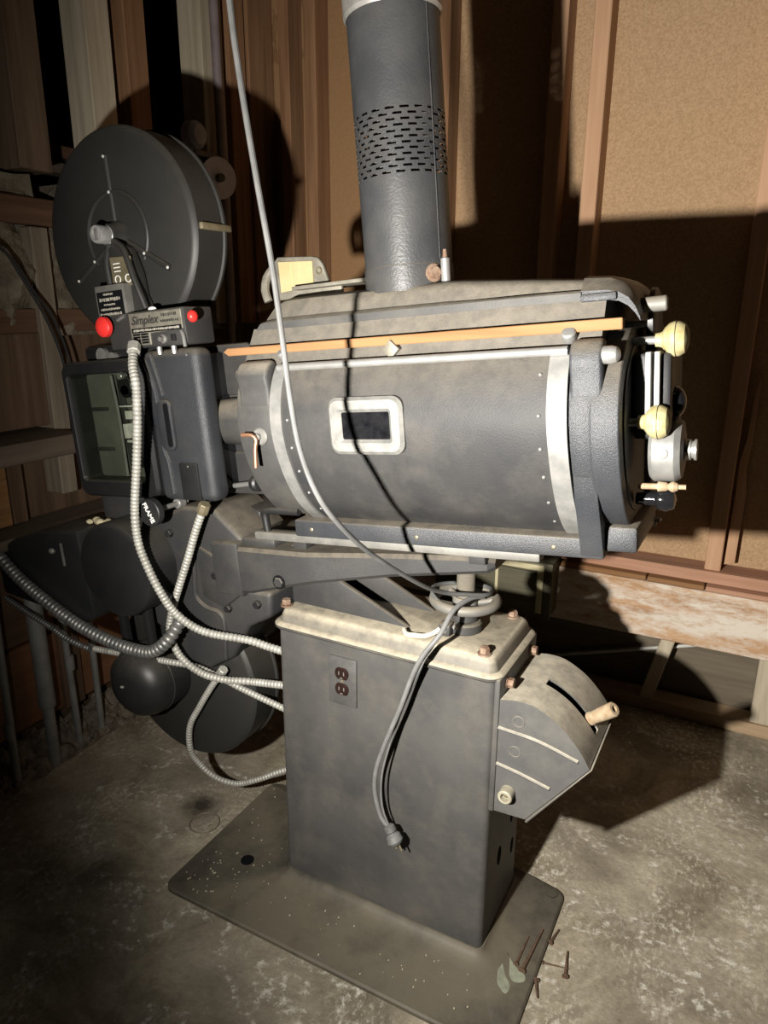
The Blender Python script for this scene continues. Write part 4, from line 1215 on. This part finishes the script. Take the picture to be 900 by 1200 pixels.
cx, cy = 0.303 + (RP + 0.001) * math.cos(math.radians(-33)), (RP + 0.001) * math.sin(math.radians(-33))
nd = Vector((math.cos(math.radians(-33)), math.sin(math.radians(-33)), 0))
m.lathe([(0.016, 0), (0.016, 0.003), (0.010, 0.004), (0.010, 0.010), (0, 0.010)], (cx, cy, 0.445), nd, 20); cl = link('clamp_boss', m, RUST, PIPE, label='rusty clamp boss')
m = MB(LM)
q = Vector((cx, cy, 0.447)) + nd * 0.014 + Vector((0.010, 0.014, 0))
m.cyl(q + Vector((0, 0, -0.020)), q + Vector((0, 0, 0.022)), 0.0085, 14, bevel=0.002); link('clamp_bolt', m, CHROME, cl)
m = MB(LM); m.cyl(q + Vector((0, 0, 0.020)), q + Vector((0, 0, 0.036)), 0.005, 10, 0.003); m.cyl(q + Vector((0, 0, -0.027)), q + Vector((0, 0, -0.019)), 0.006, 8); link('clamp_bolt_tip', m, RUST, cl)

# ------------------------------------------------------------------ the loose stick on the lamphouse shoulder
m = MB(LM)
m.prism([(-0.045, 0.334), (-0.033, 0.326), (0.721, 0.324), (0.721, 0.341), (-0.034, 0.341)], 'y', -0.152, -0.135, 0.0012, 1)
tag(link('wooden_stick', m, STICKM), 'long orange-brown wooden stick lying along the lamphouse shoulder', 'stick')

# ------------------------------------------------------------------ cords and conduits
CORD = empty('power_cord', (0.37, 0.0, 0.80))
tag(CORD, 'grey power cord hanging from above, wound round the tilt wheel, plug dangling', 'cord')
m = MB()
m.tube([(0.16, -0.31, 2.70), (0.170, -0.31, 2.1), (0.196, -0.31, 1.78), (0.207, -0.31, 1.68), (0.229, -0.31, 1.545), (0.251, -0.31, 1.425), (0.264, -0.31, 1.330),
        (0.276, -0.31, 1.235), (0.290, -0.31, 1.165), (0.320, -0.315, 1.105), (0.335, -0.28, 1.05), (0.345, -0.19, 0.972), (0.375, -0.06, 0.878), (0.392, 0.02, 0.835), (0.420, 0.055, 0.824), (0.452, 0.095, 0.815),
        (0.440, 0.150, 0.806), (0.395, 0.165, 0.803), (0.345, 0.130, 0.806), (0.338, 0.080, 0.812), (0.360, 0.055, 0.800), (0.400, 0.070, 0.782), (0.44, 0.105, 0.775)], 0.0044, 10, 0.012)
link('cord_run', m, CORDM, CORD)
m = MB()
m.tube([(0.44, 0.105, 0.805), (0.428, 0.07, 0.812), (0.412, 0.02, 0.803), (0.405, -0.03, 0.770), (0.383, -0.046, 0.735), (0.362, -0.05, 0.690), (0.333, -0.052, 0.600), (0.302, -0.052, 0.515), (0.279, -0.050, 0.440), (0.275, -0.048, 0.380), (0.289, -0.046, 0.322), (0.308, -0.046, 0.304)], 0.0050, 10, 0.012)
m.tube([(0.410, -0.025, 0.775), (0.386, -0.040, 0.730), (0.360, -0.042, 0.668), (0.332, -0.042, 0.590), (0.305, -0.042, 0.500), (0.288, -0.043, 0.420), (0.290, -0.044, 0.350), (0.308, -0.046, 0.306)], 0.0022, 8, 0.012)
link('hanging_end', m, mat('brightened_grey_cord', (0.10, 0.10, 0.098), (0.15, 0.15, 0.145), 20, 0.6), CORD)  # same cord in a paler colour, painting in light lost to distance
m = MB()
dd = Vector((0.10, -0.02, -0.16)).normalized()
m.lathe([(0.007, 0), (0.012, 0.004), (0.013, 0.014), (0.010, 0.018), (0.016, 0.024), (0.018, 0.036), (0.014, 0.042), (0.0, 0.043)], (0.306, -0.046, 0.310), dd, 20)
pg = link('plug', m, mat('grey_plug', (0.08, 0.08, 0.078), (0.13, 0.13, 0.125), 50, 0.5), CORD)
m = MB()
pe = Vector((0.306, -0.046, 0.310)) + dd * 0.042
for s in (-0.006, 0.006):
    m.cyl(pe + Vector((s, 0, 0)), pe + Vector((s, 0, 0)) + dd * 0.014, 0.0022, 8)
link('prongs', m, BRASS, pg)
# knotted white cloth tie beside the cord
m = MB()
m.tube([(0.300, 0.030, 0.731), (0.315, 0.012, 0.732), (0.335, 0.010, 0.735), (0.350, 0.022, 0.732), (0.362, 0.040, 0.734), (0.372, 0.048, 0.742)], 0.005, 8, 0.006)
tag(link('cloth_tie', m, mat('dirty_cloth', (0.42, 0.39, 0.31), (0.55, 0.52, 0.43), 60, 0.9)), 'scrap of dirty white cloth tie on the pedestal cover beside the handwheel', 'cloth')

def conduit(name, pts, r, mt, label, group='flexible conduits feeding the projector', pitch=0.009, ends=()):
    e = empty(name, pts[0])
    tag(e, label, 'conduit', group)
    m = MB(); m.tube(pts, r, 12, 0.01, 0.22, pitch)
    link('armour', m, mt, e, 60)
    for i, a in ends:
        p_ = Vector(pts[i]); d_ = (Vector(pts[1 if i == 0 else i - 1]) - p_).normalized()
        m = MB(); m.cyl(p_ - d_ * 0.004, p_ + d_ * 0.022, r * 1.45, 8, bevel=0.002)
        link('connector', m, a, e)
    return e
conduit('flexible_conduit', [(-0.333, -0.03, 1.284), (-0.305, -0.065, 1.245), (-0.279, -0.085, 1.200), (-0.286, -0.085, 1.119), (-0.301, -0.085, 1.024), (-0.319, -0.085, 0.924), (-0.317, -0.085, 0.854), (-0.297, -0.085, 0.802), (-0.264, -0.085, 0.746), (-0.248, -0.060, 0.685), (-0.210, -0.040, 0.648), (-0.172, -0.020, 0.631), (-0.096, 0.010, 0.621), (-0.043, 0.030, 0.605), (0.006, 0.033, 0.602)], 0.0098, ARMOR,
        'pale conduit dropping from the control box past the glazed door into the pedestal', ends=((0, ARMOR),))
conduit('flexible_conduit', [(-0.176, -0.015, 0.942), (-0.206, -0.015, 0.882), (-0.239, -0.015, 0.804), (-0.276, -0.015, 0.722), (-0.306, -0.015, 0.650), (-0.318, -0.012, 0.590), (-0.291, -0.010, 0.537), (-0.240, 0.0, 0.503), (-0.177, 0.010, 0.496), (-0.115, 0.040, 0.492), (0.006, 0.045, 0.510)], 0.0095, ARMOR,
        'pale conduit curving down from under the shutter cover behind the upper conduit', ends=((0, BRASS),))
conduit('flexible_conduit', [(-0.60, -0.015, 0.486), (-0.541, -0.012, 0.490), (-0.416, -0.010, 0.503), (-0.327, -0.005, 0.511), (-0.270, 0.020, 0.500), (-0.225, 0.045, 0.474), (-0.155, 0.055, 0.452), (-0.075, 0.060, 0.436), (0.006, 0.065, 0.420)], 0.0085, ARMOR,
        'thin conduit entering the pedestal between the curving conduit and the floor loop')
conduit('flexible_conduit', [(-0.194, 0.030, 0.508), (-0.245, 0.034, 0.439), (-0.288, 0.036, 0.373), (-0.326, 0.036, 0.305), (-0.340, 0.045, 0.225), (-0.335, 0.070, 0.165), (-0.300, 0.090, 0.122), (-0.245, 0.110, 0.108), (-0.176, 0.120, 0.140), (-0.096, 0.140, 0.185), (0.006, 0.150, 0.235)], 0.0085, ARMOR,
        'conduit looping down close to the floor and up into the pedestal foot', ends=((0, ARMOR),))
conduit('flexible_conduit', [(-0.925, -0.060, 0.750), (-0.894, -0.060, 0.727), (-0.814, -0.060, 0.668), (-0.720, -0.060, 0.623), (-0.627, -0.060, 0.587), (-0.566, -0.060, 0.570), (-0.475, -0.060, 0.556), (-0.387, -0.060, 0.554), (-0.329, -0.060, 0.566), (-0.285, -0.052, 0.604), (-0.268, -0.015, 0.650)], 0.0165, ARMORDARK,
        'thick dark conduit sagging under the drive motor towards the wall', pitch=0.013)
conduit('flexible_conduit', [(-0.93, -0.028, 0.570), (-0.84, -0.03, 0.545), (-0.744, -0.03, 0.521), (-0.690, -0.03, 0.503), (-0.631, -0.025, 0.490), (-0.605, -0.022, 0.487)], 0.0085, ARMORDARK,
        'thin dark conduit hanging just below the thick dark conduit')

# rigid pipes along the left wall
def wallpipe(name, x, y, z0, z1, r, label, lean=0.0, coupling=None):
    e = empty(name, (x, y, 0))
    tag(e, label, 'pipe', 'rigid pipes along the boarded wall')
    m = MB(); m.cyl((x, y, z0), (x, y + lean, z1), r, 16); link('pipe_run', m, GALV, e)
    if coupling:
        m = MB(); m.cyl((x, y, coupling - 0.025), (x, y, coupling + 0.025), r * 1.25, 16, bevel=0.002); link('coupling', m, GALV, e)
    return e
wallpipe('steel_pipe', -0.895, -0.100, 0.0, 0.955, 0.0115, 'thin steel pipe on the side of the thick pipe away from the projector', 0.02, 0.19)
e = wallpipe('steel_pipe', -0.895, 0.028, 0.0, 0.575, 0.0175, 'thick steel pipe standing between two thin pipes')
m = MB(); m.cyl((-0.895, 0.028, 0.20), (-0.895, 0.028, 0.57), 0.024, 20, bevel=0.003); link('sleeve', m, GALV, e)
wallpipe('steel_pipe', -0.90, 0.125, 0.0, 0.565, 0.0105, 'thin steel pipe next to the thick pipe, on its projector side', -0.01, 0.30)
wallpipe('steel_pipe', -0.90, 0.212, 0.0, 0.60, 0.0105, 'thin steel pipe closest to the lower film magazine', 0.0)
m = MB(); m.tube([(-0.90, 0.972, 1.20), (-0.895, 0.968, 1.5), (-0.90, 0.972, 1.9), (-0.905, 0.975, 2.72)], 0.016, 14, 0.03)
tag(link('corner_conduit', m, mat('mauve_grey_conduit', (0.20, 0.16, 0.16), (0.27, 0.22, 0.22), 15, 0.5, 0.2)), 'mauve-grey conduit running up the pale stud in the corner', 'conduit')
# two black wires hanging on the left wall
for k, (dy, lb) in enumerate(((0.0, 'upper of two black wires sagging across the earth wall'), (0.022, 'lower of two black wires sagging across the earth wall'))):
    m = MB(); m.tube([(-0.90, -0.25 + dy, 1.66), (-0.90, -0.05 + dy, 1.58 - dy), (-0.89, 0.07 + dy, 1.515 - dy), (-0.885, 0.128 + dy, 1.425 - dy), (-0.88, 0.178 + dy, 1.326), (-0.88, 0.215 + dy, 1.208), (-0.885, 0.235 + dy, 1.05)], 0.004, 8, 0.02)
    tag(link('black_wire', m, RUBBER), lb, 'wire', 'wires on the earth wall')
# insulators behind the magazine
INS = empty('wall_lamp_socket', (-0.93, 0.82, 1.89))
tag(INS, 'dusty dark round lamp socket with bracket, on the wall behind the magazine', 'lamp socket')
m = MB(); m.lathe([(0, 0), (0.03, 0.002), (0.045, 0.02), (0.042, 0.05), (0.03, 0.065), (0, 0.07)], (-0.93, 0.83, 1.905), 'x', 24); link('socket_bowl', m, mat('dusty_dark_glass', (0.25, 0.25, 0.28), (0.34, 0.34, 0.38), 20, 0.3), INS)
m = MB(); m.box((-0.94, -0.90), (0.84, 0.97), (1.850, 1.868), 0.003); link('bracket', m, OLDSTEEL, INS)
PR = empty('round_wall_reflector', (-0.93, 0.925, 1.80))
tag(PR, 'pale grey porcelain disc on the wall, peeping out beside the magazine rim', 'reflector')
m = MB(); m.lathe([(0, 0), (0.02, 0), (0.066, 0.012), (0.068, 0.016), (0.03, 0.014), (0.0, 0.016)], (-0.905, 0.945, 1.790), (1, -0.35, 0.0), 36); link('disc', m, PORCELAIN, PR)
m = MB(); m.cyl((-0.90, 0.942, 1.79), (-0.87, 0.932, 1.79), 0.014, 16, bevel=0.002); link('disc_hub', m, OLDSTEEL, PR)
# pale card pinned on the far left
m = MB(); m.box((-0.945, -0.937), (-0.32, -0.03), (1.022, 1.21)); 
for zz_ in (1.10, 1.15):
    m.box((-0.9375, -0.9365), (-0.32, -0.03), (zz_, zz_ + 0.003))
tag(link('blue_sheet', m, mat('pale_blue_sheet', (0.42, 0.46, 0.56), (0.48, 0.52, 0.62), 6, 0.7)), 'pale blue sheet standing on the wall ledge at the frame edge', 'sheet')
# lump of pale debris on the motor housing
m = MB()
for i in range(7):
    c_ = L(-0.60 + 0.012 * i + random.uniform(-0.004, 0.004), -0.09 + random.uniform(-0.012, 0.012), -0.062 + random.uniform(0, 0.006))
    m.ball(c_, random.uniform(0.007, 0.013), (1.3, 1, 0.8), 8)
tag(link('crumbled_plaster', m, mat('yellow_plaster', (0.45, 0.39, 0.24), (0.55, 0.49, 0.33), 60, 0.9)), 'crumbled yellowish plaster lying on the drive motor housing', 'plaster', kind='stuff')

# ------------------------------------------------------------------ slatted box under the beam edge
BX = empty('wooden_box', (0.12, 1.15, 0.35))
tag(BX, 'olive-brown wooden box with cream battens fixed to the beam behind the tilt wheel', 'box')
m = MB(); m.box((-0.10, 0.33), (1.10, 1.20), (0.325, 0.525), 0.004); link('box_body', m, OLIVEX, BX)
m = MB(); m.box((-0.09, 0.32), (1.092, 1.10), (0.345, 0.492), 0.001); link('front_panel', m, OLIVEX, BX)
for x0, x1 in ((0.135, 0.146), (0.285, 0.306)):
    m = MB(); m.box((x0, x1), (1.084, 1.094), (0.345, 0.500), 0.002); link('batten', m, CREAMWOOD, BX, label='cream batten')
m = MB(); m.box((0.306, 0.336), (1.086, 1.10), (0.325, 0.530), 0.002); link('end_post', m, OLIVEX, BX)
m = MB(); m.box((0.14, 0.31), (1.088, 1.20), (0.500, 0.520), 0.002); link('top_board', m, CREAMWOOD, BX)
# pale rod lying under the beam
m = MB(); m.cyl((0.20, 1.30, 0.055), (0.90, 1.30, 0.285), 0.0065, 12)
tag(link('pale_rod', m, mat('pale_rod', (0.55, 0.54, 0.50), (0.45, 0.44, 0.4), 10, 0.5)), 'thin pale rod slanting in the gap under the weathered beam', 'rod')

# ------------------------------------------------------------------ nails and ring
def nail(p0, p1, r, label, head=True):
    p0, p1 = Vector(p0), Vector(p1)
    e = empty('nail', p0)
    tag(e, label, 'nail', 'rusty nails at the base plate corner')
    m = MB(); m.cyl(p0, p1, r, 8, r * 0.5); link('shank', m, RUSTNAIL, e)
    if head:
        d_ = (p1 - p0).normalized()
        m = MB(); m.cyl(p0 - d_ * 0.002, p0, r * 2.0, 10); link('nail_head', m, RUSTNAIL, e)
nail((0.600, 0.010, 0.0165), (0.610, 0.131, 0.0165), 0.0042, 'thick rusty nail lying on the base plate corner')
nail((0.584, 0.020, 0.015), (0.587, 0.100, 0.015), 0.0030, 'thinner rusty nail lying on the base plate next to the thick one')
nail((0.632, 0.060, 0.0045), (0.684, 0.071, 0.0045), 0.0022, 'thin nail on the concrete pointing away from the plate edge')
nail((0.683, 0.050, 0.0055), (0.672, 0.112, 0.0055), 0.0036, 'stubby nail across the end of the thin nail on the concrete')
nail((0.631, 0.010, 0.005), (0.645, -0.026, 0.005), 0.0038, 'short nail on the concrete close to the pale paint splash')
nail((0.632, 0.118, 0.005), (0.640, 0.160, 0.005), 0.0034, 'short nail half hidden behind the base plate edge')
m = MB(); m.torus((-0.309, 0.044, 0.0025), 'z', 0.040, 0.0018, 40, 6)
tag(link('wire_ring', m, mat('ring_steel', (0.20, 0.17, 0.13), None, 8, 0.6, 0.3)), 'thin wire ring lying on the dark oil stain beside the base plate', 'ring')
